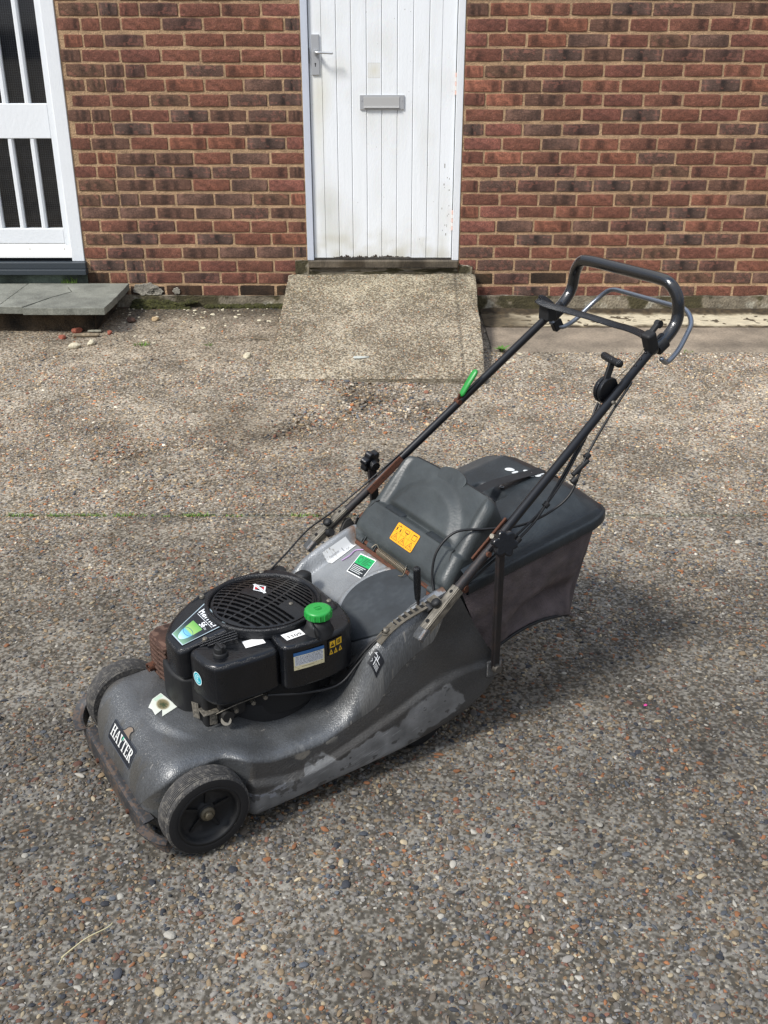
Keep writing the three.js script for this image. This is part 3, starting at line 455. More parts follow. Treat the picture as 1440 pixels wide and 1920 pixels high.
// ------------------------------------------------------------------ lawn mower: w = sideways (+ towards the viewer), y = up, b = backwards
const mower = thing('lawn_mower', 'grey and black petrol lawn mower with a green fuel cap standing on the concrete yard', 'lawn mower', [-0.527, 0.002, 4.373]);
mower.rotation.y = THREE.MathUtils.degToRad(-57.7);
const V = (w, y, b) => new THREE.Vector3(w, y, -b);
const curve = (pts, t = 0.5) => new THREE.CatmullRomCurve3(pts.map((p) => V(...p)), false, 'centripetal', t);
function tube(pts, r, seg = 60, rad = 12, caps = true) { const c = curve(pts), g = new THREE.TubeGeometry(c, seg, r, rad); if (!caps) return g; const e = [0, 1].map((t) => { const s = new THREE.SphereGeometry(r * 0.999, rad, 6); const p = c.getPoint(t); s.scale(1, 1, 1); s.translate(p.x, p.y, p.z); return s; }); return merge([g, ...e]); }
function poly(pts, r, rad = 12, fil = 0.03) {                 // straight runs joined by short bends
  const out = [], P = pts.map((p) => V(...p)); out.push(P[0]);
  for (let i = 1; i < P.length - 1; i++) { const a = P[i - 1], b = P[i], c = P[i + 1], f = Math.min(fil, a.distanceTo(b) * 0.45, b.distanceTo(c) * 0.45), p0 = b.clone().lerp(a, f / a.distanceTo(b)), p1 = b.clone().lerp(c, f / b.distanceTo(c)); for (let k = 0; k <= 8; k++) { const t = k / 8; out.push(p0.clone().multiplyScalar((1 - t) ** 2).addScaledVector(b, 2 * t * (1 - t)).addScaledVector(p1, t * t)); } }
  out.push(P[P.length - 1]);
  const path = new THREE.CurvePath(); for (let i = 0; i < out.length - 1; i++) if (out[i].distanceTo(out[i + 1]) > 1e-6) path.add(new THREE.LineCurve3(out[i], out[i + 1]));
  const L = path.getLength(), g = new THREE.TubeGeometry(path, Math.ceil(L / 0.008), r, rad);
  return merge([g, ...[out[0], out[out.length - 1]].map((p) => { const s = new THREE.SphereGeometry(r, rad, 8); s.translate(p.x, p.y, p.z); return s; })]);
}
function bar(p, q, wd, th, side, r = 0.002) {                  // flat bar from p to q; side = direction of its width
  const a = V(...p), b = V(...q), d = b.clone().sub(a), L = d.length(); d.normalize(); const s = V(...side), n = new THREE.Vector3().crossVectors(d, s).normalize(), s2 = new THREE.Vector3().crossVectors(n, d);
  const g = new RoundedBoxGeometry(wd, L, th, 2, r); g.applyMatrix4(new THREE.Matrix4().makeBasis(s2, d, n.clone().negate())); const m = a.add(b).multiplyScalar(0.5); g.translate(m.x, m.y, m.z); return g;
}
function plan(pts, y0, y1, bev = 0.008, seg = 4, round = 0) { // outline in (w, b), extruded up
  let o = pts; if (round) { const c = new THREE.CatmullRomCurve3(pts.map(([w, b]) => new THREE.Vector3(w, b, 0)), true, 'catmullrom', round); o = c.getPoints(pts.length * 8).map((p) => [p.x, p.y]); }
  const s = new THREE.Shape(); o.forEach(([w, b], i) => (i ? s.lineTo(w, b) : s.moveTo(w, b))); s.closePath();
  const g = new THREE.ExtrudeGeometry(s, { depth: Math.max(0.001, y1 - y0 - 2 * bev), bevelEnabled: true, bevelThickness: bev, bevelSize: bev, bevelOffset: -bev, bevelSegments: seg, curveSegments: 16 });
  g.rotateX(-Math.PI / 2); g.translate(0, y0 + bev, 0); return g;
}
function smooth(g, tol = 1e-5) { g.deleteAttribute('normal'); const u = g.attributes.uv; void u; g.deleteAttribute('uv'); const h = mergeVertices(g, tol); h.computeVertexNormals(); const p = h.attributes.position; h.setAttribute('uv', new THREE.Float32BufferAttribute(new Float32Array(p.count * 2), 2)); return uvBox(h, 1); }
function mbox(w0, w1, y0, y1, b0, b1, r = 0.004, seg = 3) { return box(w0, w1, y0, y1, -b1, -b0, r, seg); }
function cyl(p, axis, r0, r1, len, seg = 20) { const g = new THREE.CylinderGeometry(r1, r0, len, seg); g.applyQuaternion(new THREE.Quaternion().setFromUnitVectors(new THREE.Vector3(0, 1, 0), V(...axis).normalize())); const q = V(...p); g.translate(q.x, q.y, q.z); return g; }
function lathe(prof, p, axis, seg = 48) { const g = new THREE.LatheGeometry(prof.map(([r, y]) => new THREE.Vector2(Math.max(r, 1e-5), y)), seg); g.applyQuaternion(new THREE.Quaternion().setFromUnitVectors(new THREE.Vector3(0, 1, 0), V(...axis).normalize())); const q = V(...p); g.translate(q.x, q.y, q.z); return g; }

// --- materials
const dust = (seed, c, amp, sc = 10, extra) => dataTex(512, 512, (i, j) => { const x = i / 512, y = j / 512; const n = fbm(x * sc, y * sc, 5, seed, sc), m = fbm(x * sc * 6, y * sc * 6, 3, seed + 5, sc * 6); const v = 1 + amp * (n - 0.5) * 2 + amp * 0.5 * (m - 0.5) * 2; let o = [c[0] * v, c[1] * v, c[2] * v]; if (extra) o = extra(o, n, m, x, y); return o; });
const roughMap = (seed, lo, hi, sc = 12) => dataTex(512, 512, (i, j) => { const v = lerp(lo, hi, fbm(i / 512 * sc, j / 512 * sc, 5, seed, sc)); return [v, v, v]; }, { srgb: false });
const rpt = (t, k) => { t.repeat.set(k, k); return t; };
const hammer = dataTex(512, 512, (i, j) => { const v = 0.5 + 0.8 * (vnoise(i / 512 * 110, j / 512 * 110, 31, 110, 110) - 0.5) + 0.4 * (vnoise(i / 512 * 230, j / 512 * 230, 32, 230, 230) - 0.5); return [v, v, v]; }, { srgb: false });
const deckColor = (x, y, s) => { const n = fbm(x * 14, y * 14, 5, 51 + s), m = vnoise(x * 700, y * 700, 52 + s), k = 1 + 0.34 * (n - 0.5) + 0.26 * (m - 0.5); return [0.342 * k, 0.350 * k, 0.356 * k]; };
const matDeck = phys({ color: 0xffffff, metalness: 0.35, clearcoat: 0.25, clearcoatRoughness: 0.35, roughness: 1, roughnessMap: rpt(roughMap(7, 0.26, 0.46, 16), 3), bumpMap: rpt(hammer.clone(), 4), bumpScale: 0.0007,
  map: dataTex(1024, 1024, (i, j) => {                        // u = b from -0.15 to 0.75, v = w from -0.3 to 0.3
    const b = i / 1024 * 0.9 - 0.15, w = j / 1024 * 0.6 - 0.3; let c = deckColor(b, w, 0);
    const dn = fbm(b * 9, w * 9, 4, 63);
    const valley = sstep(0.02, 0.10, b) * sstep(0.5, 0.40, b) * sstep(0.45, 0.65, dn) * 0.35; c = c.map((q, k) => lerp(q, [0.27, 0.26, 0.24][k], valley));
    const skySheen = sstep(0.45, 0.52, b) * sstep(0.235, 0.215, Math.abs(w)) * 0.95 * (0.6 + 0.8 * (dn - 0.3)); c = c.map((q, k) => lerp(q, [0.62, 0.63, 0.635][k], clamp(skySheen)));   // sky reflection on the rear plate, painted as a paler tone
    const rust = sstep(0.625, 0.66, b) * sstep(0.42, 0.6, fbm(b * 60, w * 40, 3, 68)); c = c.map((q, k) => lerp(q, [0.40, 0.24, 0.13][k], rust * 0.7));
    const chip = sstep(0.945, 0.96, vnoise(b * 130, w * 130, 66)); c = c.map((q, k) => lerp(q, [0.60, 0.58, 0.55][k], chip * 0.6));
    const wear = sstep(0.222, 0.240, Math.abs(w)) * sstep(0.18, 0.26, b) * sstep(0.42, 0.6, fbm(b * 50, w * 50, 4, 72)) * 0.55; c = c.map((q, k) => lerp(q, [0.52, 0.52, 0.51][k], wear));
    const grime = sstep(0.02, -0.06, b) * sstep(0.5, 0.7, fbm(b * 20, w * 20, 4, 69)) * 0.4; return c.map((q, k) => lerp(q, [0.33, 0.31, 0.27][k], grime));
  }, { repeat: false }) });
const peelTop = tab([[0.10, 0.100], [0.16, 0.098], [0.24, 0.088], [0.25, 0.115], [0.30, 0.122], [0.335, 0.101], [0.39, 0.122], [0.465, 0.131], [0.515, 0.139], [0.533, 0.162], [0.59, 0.185], [0.646, 0.196], [0.66, 0.178], [0.70, 0.127], [0.71, 0.06]]);
const peelLow = tab([[0.10, 0], [0.55, 0.02], [0.575, 0.074], [0.62, 0.087], [0.70, 0.120], [0.72, 0.2]]);
const sideMap = (near) => dataTex(1024, 512, (i, j) => {       // u = b from 0.05 to 0.85, v = y from 0 to 0.46
  const b = i / 1024 * 0.8 + 0.05, y = j / 512 * 0.46; let c = deckColor(b, y, 3); c = c.map((q, k) => q * [0.80, 0.78, 0.76][k]);
  const n = fbm(b * 34, y * 34, 6, 81) - 0.5, n2 = fbm(b * 12, y * 12, 4, 82);
  const brown = sstep(0.35, 0.7, n2) * 0.28; c = c.map((q, k) => lerp(q, [0.27, 0.25, 0.225][k], brown));
  if (near) {
    const top = peelTop(b) + 0.040 * n, low = peelLow(b) + 0.016 * n; const m = sstep(0, 0.005, top - y) * sstep(0, 0.006, y - low) * (1 - 0.7 * sstep(0.67, 0.72, fbm(b * 44, y * 60, 4, 89))) * sstep(0.095, 0.11, b);
    const pn = fbm(b * 30, y * 30, 4, 86); const pc = [0.50, 0.505, 0.505].map((q) => q * (0.78 + 0.5 * pn));
    const white = sstep(0.27, 0.12, b) * sstep(0.55, 0.35, Math.abs(y - 0.085) / 0.05) * sstep(0.42, 0.56, fbm(b * 55, y * 55, 3, 87)); const pc2 = pc.map((q, k) => lerp(q, [0.62, 0.64, 0.68][k], white * 0.8));
    c = c.map((q, k) => lerp(q, pc2[k], m * 0.85)); const scr = sstep(0.80, 0.9, vnoise(b * 9 + y * 40, y * 420 - b * 130, 93)) * 0.22 * sstep(0.2, 0.1, y); c = c.map((q) => q * (1 + scr));
    const edge = Math.exp(-(((top - y) / 0.0022) ** 2)) * sstep(0.1, 0.12, b) * sstep(0.71, 0.69, b); c = c.map((q) => q * (1 + 0.25 * edge));
    const chipR = sstep(0.60, 0.66, fbm(b * 60, y * 60, 3, 88)) * Math.exp(-(((y - ridgeY(b) + 0.012) / 0.012) ** 2)) * sstep(0.2, 0.24, b) * sstep(0.62, 0.5, b); c = c.map((q, k) => lerp(q, [0.52, 0.51, 0.48][k], chipR));
    const patch = sstep(0.024, 0.018, Math.hypot(b - 0.245, (y - 0.145) * 1.5) + 0.012 * n); c = c.map((q, k) => lerp(q, [0.50, 0.48, 0.44][k], patch * 0.8));
  }
  return c;
}, { repeat: false });
const plastic = (hex, seed, lo = 0.38, hi = 0.62, o = {}) => std({ color: 0xffffff, map: dust(seed, (() => { const c = lin(hex).convertLinearToSRGB(); return [c.r, c.g, c.b]; })(), 0.22, 8, (c, n, m) => { const d = sstep(0.50, 0.72, 0.5 * n + 0.5 * m) * 0.06; return [lerp(c[0], 0.40, d), lerp(c[1], 0.38, d), lerp(c[2], 0.34, d)]; }), roughness: 1, roughnessMap: rpt(roughMap(seed + 3, lo, hi, 10), 2), ...o });
const grain = dataTex(256, 256, (i, j) => { const v = 0.5 + 0.9 * (vnoise(i / 256 * 90, j / 256 * 90, 41, 90, 90) - 0.5); return [v, v, v]; }, { srgb: false });
const matBlack = plastic('#0f1115', 101, 0.20, 0.40, { bumpMap: rpt(grain.clone(), 4), bumpScale: 0.0003 });
const matBlackDull = plastic('#101113', 105, 0.5, 0.75);
const matFlap = plastic('#373c3d', 109, 0.34, 0.58, { bumpMap: rpt(grain.clone(), 3), bumpScale: 0.0003 });
const matLid = plastic('#23292d', 113, 0.36, 0.56, { bumpMap: rpt(grain.clone(), 3), bumpScale: 0.0004 });
const matVoid = std({ color: 0x050505, roughness: 0.85 });
const matTube = std({ color: lin('#0b0c10'), roughness: 0.30, metalness: 0.0 });
const matTubeWorn = std({ roughness: 0.6, map: rpt(dust(121, [0.10, 0.10, 0.11], 0.3, 8, (c, n, m) => { const r = sstep(0.55, 0.66, m * 0.6 + n * 0.4); return [lerp(c[0], 0.30, r * 0.6), lerp(c[1], 0.19, r * 0.6), lerp(c[2], 0.13, r * 0.6)]; }), 3) });
const matGrip = phys({ color: lin('#07080a'), roughness: 0.2, clearcoat: 1.0, clearcoatRoughness: 0.14, bumpMap: rpt(grain.clone(), 2), bumpScale: 0.0003 });
const matZinc = std({ color: 0xffffff, map: dust(131, [0.47, 0.45, 0.41], 0.45, 8), roughness: 0.5, metalness: 0.6 });
const matRust = std({ map: dust(135, [0.36, 0.215, 0.145], 0.45, 12, (c, n, m) => { const d = sstep(0.5, 0.7, n); return [lerp(c[0], 0.20, d), lerp(c[1], 0.14, d), lerp(c[2], 0.11, d)]; }), roughness: 0.92 });
const matMuffler = std({ map: dust(139, [0.27, 0.19, 0.155], 0.4, 12, (c, n, m) => { const d = sstep(0.5, 0.7, m); return [lerp(c[0], 0.52, d * 0.5), lerp(c[1], 0.42, d * 0.5), lerp(c[2], 0.36, d * 0.5)]; }), roughness: 0.85, metalness: 0.2 });
const matRubber = std({ map: dust(143, [0.25, 0.245, 0.24], 0.35, 14, (c, n, m) => { const d = sstep(0.5, 0.68, m) * 0.5; return [lerp(c[0], 0.46, d), lerp(c[1], 0.44, d), lerp(c[2], 0.40, d)]; }), roughness: 0.9, bumpMap: rpt(grain.clone(), 4), bumpScale: 0.001 });
const matRubberDark = std({ map: dust(146, [0.09, 0.09, 0.095], 0.3, 10), roughness: 0.75 });
const matRim = std({ map: dust(147, [0.055, 0.06, 0.068], 0.4, 10, (c, n) => { const d = sstep(0.55, 0.75, n) * 0.35; return [lerp(c[0], 0.30, d), lerp(c[1], 0.29, d), lerp(c[2], 0.27, d)]; }), roughness: 0.62 });
const matBumper = std({ map: rpt(dust(151, [0.22, 0.22, 0.225], 0.3, 10, (c, n, m) => { const r = sstep(0.5, 0.62, m * 0.5 + n * 0.5); return [lerp(c[0], 0.38, r * 0.65), lerp(c[1], 0.30, r * 0.65), lerp(c[2], 0.24, r * 0.65)]; }), 3), roughness: 0.55, metalness: 0.2 });
const matCable = std({ color: lin('#17181a'), roughness: 0.5 });
const matGreen = phys({ color: lin('#1c8f38'), roughness: 0.42, clearcoat: 0.3, clearcoatRoughness: 0.3 });
const matDisc = plastic('#2b3034', 155, 0.6, 0.8);
const matCotton = std({ map: dataTex(512, 512, (i, j) => { const x = i / 512, y = j / 512, wv = 0.88 + 0.12 * Math.sin(i * 0.8) * Math.sin(j * 0.8), n = fbm(x * 10, y * 10, 5, 161, 10), v = wv * (0.75 + 0.5 * n); let c = [0.385 * v, 0.345 * v, 0.345 * v]; const d = sstep(0.52, 0.7, fbm(x * 7, y * 7, 4, 163, 7)); c = c.map((q, k) => lerp(q, [0.40, 0.36, 0.34][k] * v, d * 0.5)); return c; }), bumpMap: rpt(grain.clone(), 2), bumpScale: 0.0012, roughness: 0.95 });
const labelMat = (t, r = 0.45, o = {}) => std({ map: t, roughness: r, ...o });

// --- deck
const ridgeY = tab([[-0.12, 0.19], [-0.02, 0.19], [0.05, 0.198], [0.09, 0.195], [0.18, 0.166], [0.28, 0.163], [0.385, 0.193], [0.448, 0.215], [0.469, 0.243], [0.492, 0.275], [0.546, 0.316], [0.60, 0.337], [0.66, 0.346], [0.72, 0.340]]);
const innerY = tab([[-0.12, 0.198], [0.0, 0.202], [0.09, 0.197], [0.20, 0.172], [0.30, 0.172], [0.36, 0.195], [0.41, 0.258], [0.45, 0.328], [0.50, 0.374], [0.587, 0.413], [0.66, 0.437], [0.70, 0.44]]);
const plateY0 = tab([[-0.12, 0.197], [0.05, 0.196], [0.30, 0.186], [0.40, 0.20], [0.44, 0.262], [0.475, 0.322], [0.52, 0.348], [0.60, 0.380], [0.66, 0.404]]);
const innerW = tab([[0.05, 0.17], [0.12, 0.2], [0.50, 0.203], [0.56, 0.212], [0.60, 0.224], [0.66, 0.246]]);
const frontW = (b) => b < -0.035 ? 0.130 + 0.08 * Math.sqrt(Math.max(0, 1 - ((-0.035 - b) / 0.075) ** 2)) : lerp(0.21, 0.247, sstep(0.055, 0.12, b));
const front = (b) => b < -0.015 ? Math.sqrt(Math.max(0, 1 - ((-0.015 - b) / 0.095) ** 2)) : 1;
function topY(w, b) {
  const a = Math.abs(w), ws = frontW(b), wi = Math.min(innerW(b), ws - 0.045), yi = innerY(b), yr = ridgeY(b) - 0.014; let y;
  if (a <= wi) { const yc = plateY0(b) + 0.013 * sstep(0.20, 0.175, Math.hypot(w, b - 0.165)) * sstep(0.36, 0.25, b); y = lerp(yc, yi, sstep(wi - lerp(0.12, 0.030, sstep(0.38, 0.50, b)), wi, a)); }
  else { const t = Math.min(1, (a - wi) / (ws - wi)); y = yr + (yi - yr) * Math.sqrt(Math.max(0, 1 - t * t)); }
  return 0.072 + (y - 0.072) * front(b);
}
const deck = part('deck', (() => {
  const nb = 150, nw = 132, bs = []; for (let i = 0; i <= nb; i++) { const t = i / nb; bs.push(t < 0.25 ? -0.11 + 0.095 * (1 - Math.cos(t / 0.25 * Math.PI / 2)) : lerp(-0.015, 0.662, (t - 0.25) / 0.75)); }
  const ss = []; for (let i = 0; i <= nw; i++) { const t = i / nw * 2 - 1, a = Math.abs(t); ss.push(Math.sign(t) * (a < 0.6 ? a / 0.6 * 0.72 : 0.72 + 0.28 * Math.sin((a - 0.6) / 0.4 * Math.PI / 2))); }
  const uvf = (u, v, p) => [(-p.z + 0.15) / 0.9, (p.x + 0.3) / 0.6];
  const top = gridGeo(nw, nb, (u, v) => { const b = bs[Math.round(v * nb)], w = ss[Math.round(u * nw)] * frontW(b); return V(w, topY(w, b), b); }, uvf);
  const arch = [-1, 1].map((s) => gridGeo(60, 10, (u, v) => { const b = lerp(-0.11, 0.125, u), w = frontW(b), y0 = topY(w, b); return V(s * (w - 0.004 * v), lerp(y0, 0.045, v), b); }, (u, v, p) => [(-p.z + 0.15) / 0.9, clamp((p.y + 0.3 - 0.12 + 0.1) / 0.6)]));
  const lip = gridGeo(60, 6, (u, v) => { const w = lerp(-0.135, 0.135, u); return V(w, lerp(0.073, 0.045, v), -0.11 - 0.002 * v); }, uvf);
  const under = gridGeo(2, 2, (u, v) => V(lerp(-0.2, 0.2, u), 0.10, lerp(-0.08, 0.66, v)), uvf);
  const rear = gridGeo(60, 2, (u, v) => { const w = ss[Math.round(lerp(0, nw, u))] * frontW(0.662); return V(w, lerp(topY(w, 0.662), 0.22, v), 0.662 + 0.02 * v); }, uvf);
  return mergeGeometries([top, ...arch, lip, under, rear]);
})(), matDeck, mower);
const skirtY = tab([[0.10, 0.030], [0.13, 0.030], [0.316, 0.039], [0.507, 0.050], [0.622, 0.068], [0.71, 0.092], [0.764, 0.123], [0.80, 0.165], [0.815, 0.195]]);
const creaseY = tab([[0.10, 0.125], [0.23, 0.096], [0.478, 0.158], [0.622, 0.207], [0.70, 0.215], [0.815, 0.208]]);
for (const s of [-1, 1]) {
  const top = (b) => { const yr = ridgeY(b) - 0.014; if (b < 0.60) return yr; const hi = Math.min(0.437, 0.437 - (b - 0.672) / 0.135 * 0.245); return lerp(yr, hi, sstep(0.60, 0.662, b)); };
  const f = (u, v) => {
    const b = lerp(0.098, 0.815, u), yb = skirtY(b), yt = Math.max(yb + 0.004, top(b)), y = lerp(yb, yt, v), cr = creaseY(b), yr = ridgeY(b) - 0.014;
    let w = 0.247 + 0.010 * sstep(cr + 0.012, cr - 0.008, y) + 0.004 * Math.sin(clamp((y - yb) / (yr - yb)) * Math.PI);
    if (y > yr) w = lerp(w, 0.247, 1) + 0.008 * sstep(yr, yr + 0.1, y);
    w -= 0.006 * Math.exp(-((y - yb) / 0.006)) ; w -= 0.03 * sstep(0.125, 0.098, b) ** 2;
    return V(s * w, y, b);
  };
  const out = gridGeo(120, 60, f, (u, v, p) => [(-p.z - 0.05) / 0.8, p.y / 0.46]);
  const inn = gridGeo(60, 8, (u, v) => { const p = f(u, v); p.x -= s * 0.010; return p; }, (u, v, p) => [(-p.z - 0.05) / 0.8, p.y / 0.46]);
  const rim = [gridGeo(120, 1, (u, v) => { const p = f(u, 0); p.x -= s * 0.010 * v; return p; }, (u, v, p) => [(-p.z - 0.05) / 0.8, p.y / 0.46]), gridGeo(120, 1, (u, v) => { const p = f(u, 1); p.x -= s * 0.010 * v; return p; }, (u, v, p) => [(-p.z - 0.05) / 0.8, p.y / 0.46]), gridGeo(60, 1, (u, v) => { const p = f(0, u); p.x -= s * 0.012 * v; return p; }, (u, v, p) => [(-p.z - 0.05) / 0.8, p.y / 0.46])];
  part('side_panel', mergeGeometries([out, inn, ...rim]), std({ map: sideMap(s > 0), metalness: 0.22, roughness: 0.6, bumpMap: rpt(hammer.clone(), 2), bumpScale: 0.0006 }), mower, s > 0 ? 'side panel with flaking paint along its lower half' : undefined);
}
// a sheet laid on the deck: corners in (w, b) with an offset along the surface normal
function onDeck(corners, nu = 24, nv = 24, lift = 0.0012, fy = topY) {
  const [a, b, c, d] = corners;                               // bottom-left, bottom-right, top-right, top-left as the label reads
  return gridGeo(nu, nv, (u, v) => { const w = lerp(lerp(a[0], b[0], u), lerp(d[0], c[0], u), v), q = lerp(lerp(a[1], b[1], u), lerp(d[1], c[1], u), v), e = 0.002; const y = fy(w, q), n = new THREE.Vector3(-(fy(w + e, q) - fy(w - e, q)) / (2 * e), 1, (fy(w, q + e) - fy(w, q - e)) / (2 * e)).normalize(); return V(w, y, q).addScaledVector(n, lift); });
}
part('name_badge', (() => { // dark plate with raised animal outline; b chosen for even height on the rounded nose
  const g = onDeck([[-0.083, -0.1025], [0.062, -0.1025], [0.062, -0.060], [-0.083, -0.060]], 60, 24, 0.0015); return g;
})(), labelMat(canvasTex(512, 256, (g, w, h) => { g.clearRect(0, 0, w, h); g.fillStyle = '#1b1f26'; g.beginPath(); g.roundRect(4, 106, w - 8, 146, 16); g.fill(); g.strokeStyle = '#4b5058'; g.lineWidth = 5; g.stroke(); g.beginPath(); g.moveTo(160, 112); g.bezierCurveTo(230, 100, 200, 50, 238, 30); g.bezierCurveTo(252, 8, 288, 4, 300, 20); g.bezierCurveTo(318, 22, 308, 40, 300, 48); g.bezierCurveTo(300, 80, 300, 100, 380, 112); g.closePath(); g.fillStyle = '#77695a'; g.fill(); g.strokeStyle = '#1b1f26'; g.lineWidth = 8; g.stroke(); g.fillStyle = '#cfd0cc'; g.font = 'bold 118px serif'; g.textAlign = 'center'; g.textBaseline = 'middle'; g.save(); g.translate(w / 2, 182); g.scale(1.0, 1); g.fillText('HAYTER', 0, 0, 460); g.restore(); g.fillStyle = '#3fae86'; g.beginPath(); g.moveTo(238, 140); g.lineTo(262, 140); g.lineTo(250, 175); g.fill(); g.beginPath(); }), 0.4, { alphaTest: 0.5, transparent: true }), deck);
part('torn_sticker', onDeck([[-0.042, -0.016], [0.034, -0.014], [0.012, 0.046], [-0.066, 0.032]], 20, 20, 0.0012), labelMat(canvasTex(256, 256, (g, w, h) => { const R = rng(3); g.clearRect(0, 0, w, h); g.fillStyle = '#cdd1c6'; g.beginPath(); g.moveTo(6, 10); g.lineTo(246, 6); g.lineTo(250, 200); g.lineTo(180, 150); g.lineTo(190, 246); g.lineTo(110, 236); g.lineTo(60, 250); g.lineTo(8, 150); g.fill(); const q = g.createRadialGradient(130, 100, 10, 130, 100, 80); q.addColorStop(0, 'rgba(80,74,44,0.95)'); q.addColorStop(0.7, 'rgba(112,98,66,0.8)'); q.addColorStop(1, 'rgba(150,140,110,0)'); g.fillStyle = q; g.fillRect(40, 20, 190, 170); g.strokeStyle = 'rgba(40,60,40,0.8)'; g.lineWidth = 3; for (let k = 0; k < 26; k++) { g.beginPath(); g.arc(130 + (R() - 0.5) * 90, 100 + (R() - 0.5) * 80, 5 + R() * 14, 0, 3 + R() * 3); g.stroke(); } g.fillStyle = 'rgba(150,190,165,0.5)'; g.fillRect(16, 20, 40, 120); }), 0.5, { alphaTest: 0.5, transparent: true }), deck, 'torn dirty white sticker on the deck nose');
part('height_label', onDeck([[0.2170, 0.440], [0.2390, 0.450], [0.2370, 0.474], [0.2145, 0.464]], 16, 16, 0.0013), labelMat(canvasTex(192, 256, (g, w, h) => { g.fillStyle = '#14161a'; g.fillRect(0, 0, w, h); g.strokeStyle = '#d8dadb'; g.lineWidth = 9; const l = (...p) => { g.beginPath(); p.forEach(([x, y], i) => (i ? g.lineTo(x, y) : g.moveTo(x, y))); g.stroke(); }; l([30, 60], [96, 60], [96, 210]); l([60, 110], [165, 110]); l([120, 40], [120, 120]); g.lineWidth = 6; for (let k = 0; k < 4; k++) l([110, 150 + k * 20], [168, 150 + k * 20]); l([40, 150], [60, 180], [40, 205]); l([70, 30], [50, 45], [72, 55]); }), 0.4), deck);
part('white_label', onDeck([[-0.160, 0.562], [-0.192, 0.550], [-0.192, 0.622], [-0.166, 0.642]].map(([w, b]) => [w, b]), 10, 12, 0.0016), labelMat(canvasTex(128, 256, (g, w, h) => { const R = rng(5); g.fillStyle = '#c6c8c8'; g.fillRect(0, 0, w, h); g.fillStyle = '#55585c'; for (let y = 0; y < 4; y++) for (let x = 0; x < 4; x++) if ((x + y) % 2) g.fillRect(20 + x * 9, 34 + y * 9, 8, 8); g.fillRect(24, 84, 60, 5); g.fillStyle = 'rgba(120,122,126,0.5)'; g.fillRect(70, 120, 14, 90); g.fillStyle = 'rgba(120,116,108,0.55)'; for (let k = 0; k < 50; k++) g.fillRect(R() * w, 150 + R() * 106, 3 + R() * 12, 2 + R() * 7); }), 0.5), deck);
part('green_label', onDeck([[-0.098, 0.570], [-0.034, 0.578], [-0.062, 0.640], [-0.125, 0.630]], 14, 10, 0.0014), labelMat(canvasTex(256, 192, (g, w, h) => { g.fillStyle = '#e9ebe8'; g.fillRect(0, 0, w, h); g.fillStyle = '#1c2226'; g.fillRect(8, 92, w - 16, 92); g.fillStyle = '#179a55'; g.fillRect(8, 8, w - 16, 86); g.strokeStyle = '#0c5a30'; g.lineWidth = 6; g.beginPath(); g.arc(60, 50, 26, 0, 7); g.stroke(); g.fillStyle = '#0c5a30'; for (let k = 0; k < 5; k++) g.fillRect(104, 22 + k * 13, 80 + (k % 2) * 40, 6); g.fillStyle = '#cfd3d1'; for (let k = 0; k < 5; k++) g.fillRect(22, 106 + k * 14, 190 - (k % 3) * 26, 5); }), 0.4), deck);
part('ribbon', tube([[-0.146, topY(-0.146, 0.585) + 0.002, 0.585], [-0.142, topY(-0.142, 0.605) + 0.004, 0.605], [-0.148, topY(-0.148, 0.625) + 0.003, 0.628], [-0.130, topY(-0.13, 0.64) + 0.003, 0.640]], 0.0016, 24, 6), std({ color: lin('#b493bd'), roughness: 0.6 }), deck);
part('belt_cover', (() => { const cw = 0.085, cb = 0.565, R = 0.108, f = (a, r) => { let w = cw + R * r * Math.sin(a), b = cb + R * r * Math.cos(a); const lim = innerW(b) - 0.022; if (w > lim) w = lim; return [w, b]; }; const top = gridGeo(80, 14, (u, v) => { const [w, b] = f(u * 6.2832, v); const y = lerp(plateY0(b), topY(w, b), 0.15); return V(w, y + 0.006, b); }); const rim = gridGeo(80, 1, (u, v) => { const [w, b] = f(u * 6.2832, 1); return V(w, lerp(plateY0(b), topY(w, b), 0.15) + 0.006 - 0.014 * v, b); }); const g = mergeGeometries([top, rim]); return uvBox(g, 2); })(), matDisc, deck);
part('belt_cover_seat', (() => { const cw = 0.085, cb = 0.565; return gridGeo(80, 6, (u, v) => { const a = u * 6.2832, r = 0.108 + 0.020 * v; let w = cw + r * Math.sin(a), b = Math.min(0.655, cb + r * Math.cos(a)); const lim = innerW(b) - 0.020; if (w > lim) w = lim; return V(w, topY(w, b) + 0.0035 * Math.sin(v * Math.PI) + 0.0008, b); }, (u, v, p) => [(-p.z + 0.15) / 0.9, (p.x + 0.3) / 0.6]); })(), matDeck, deck);

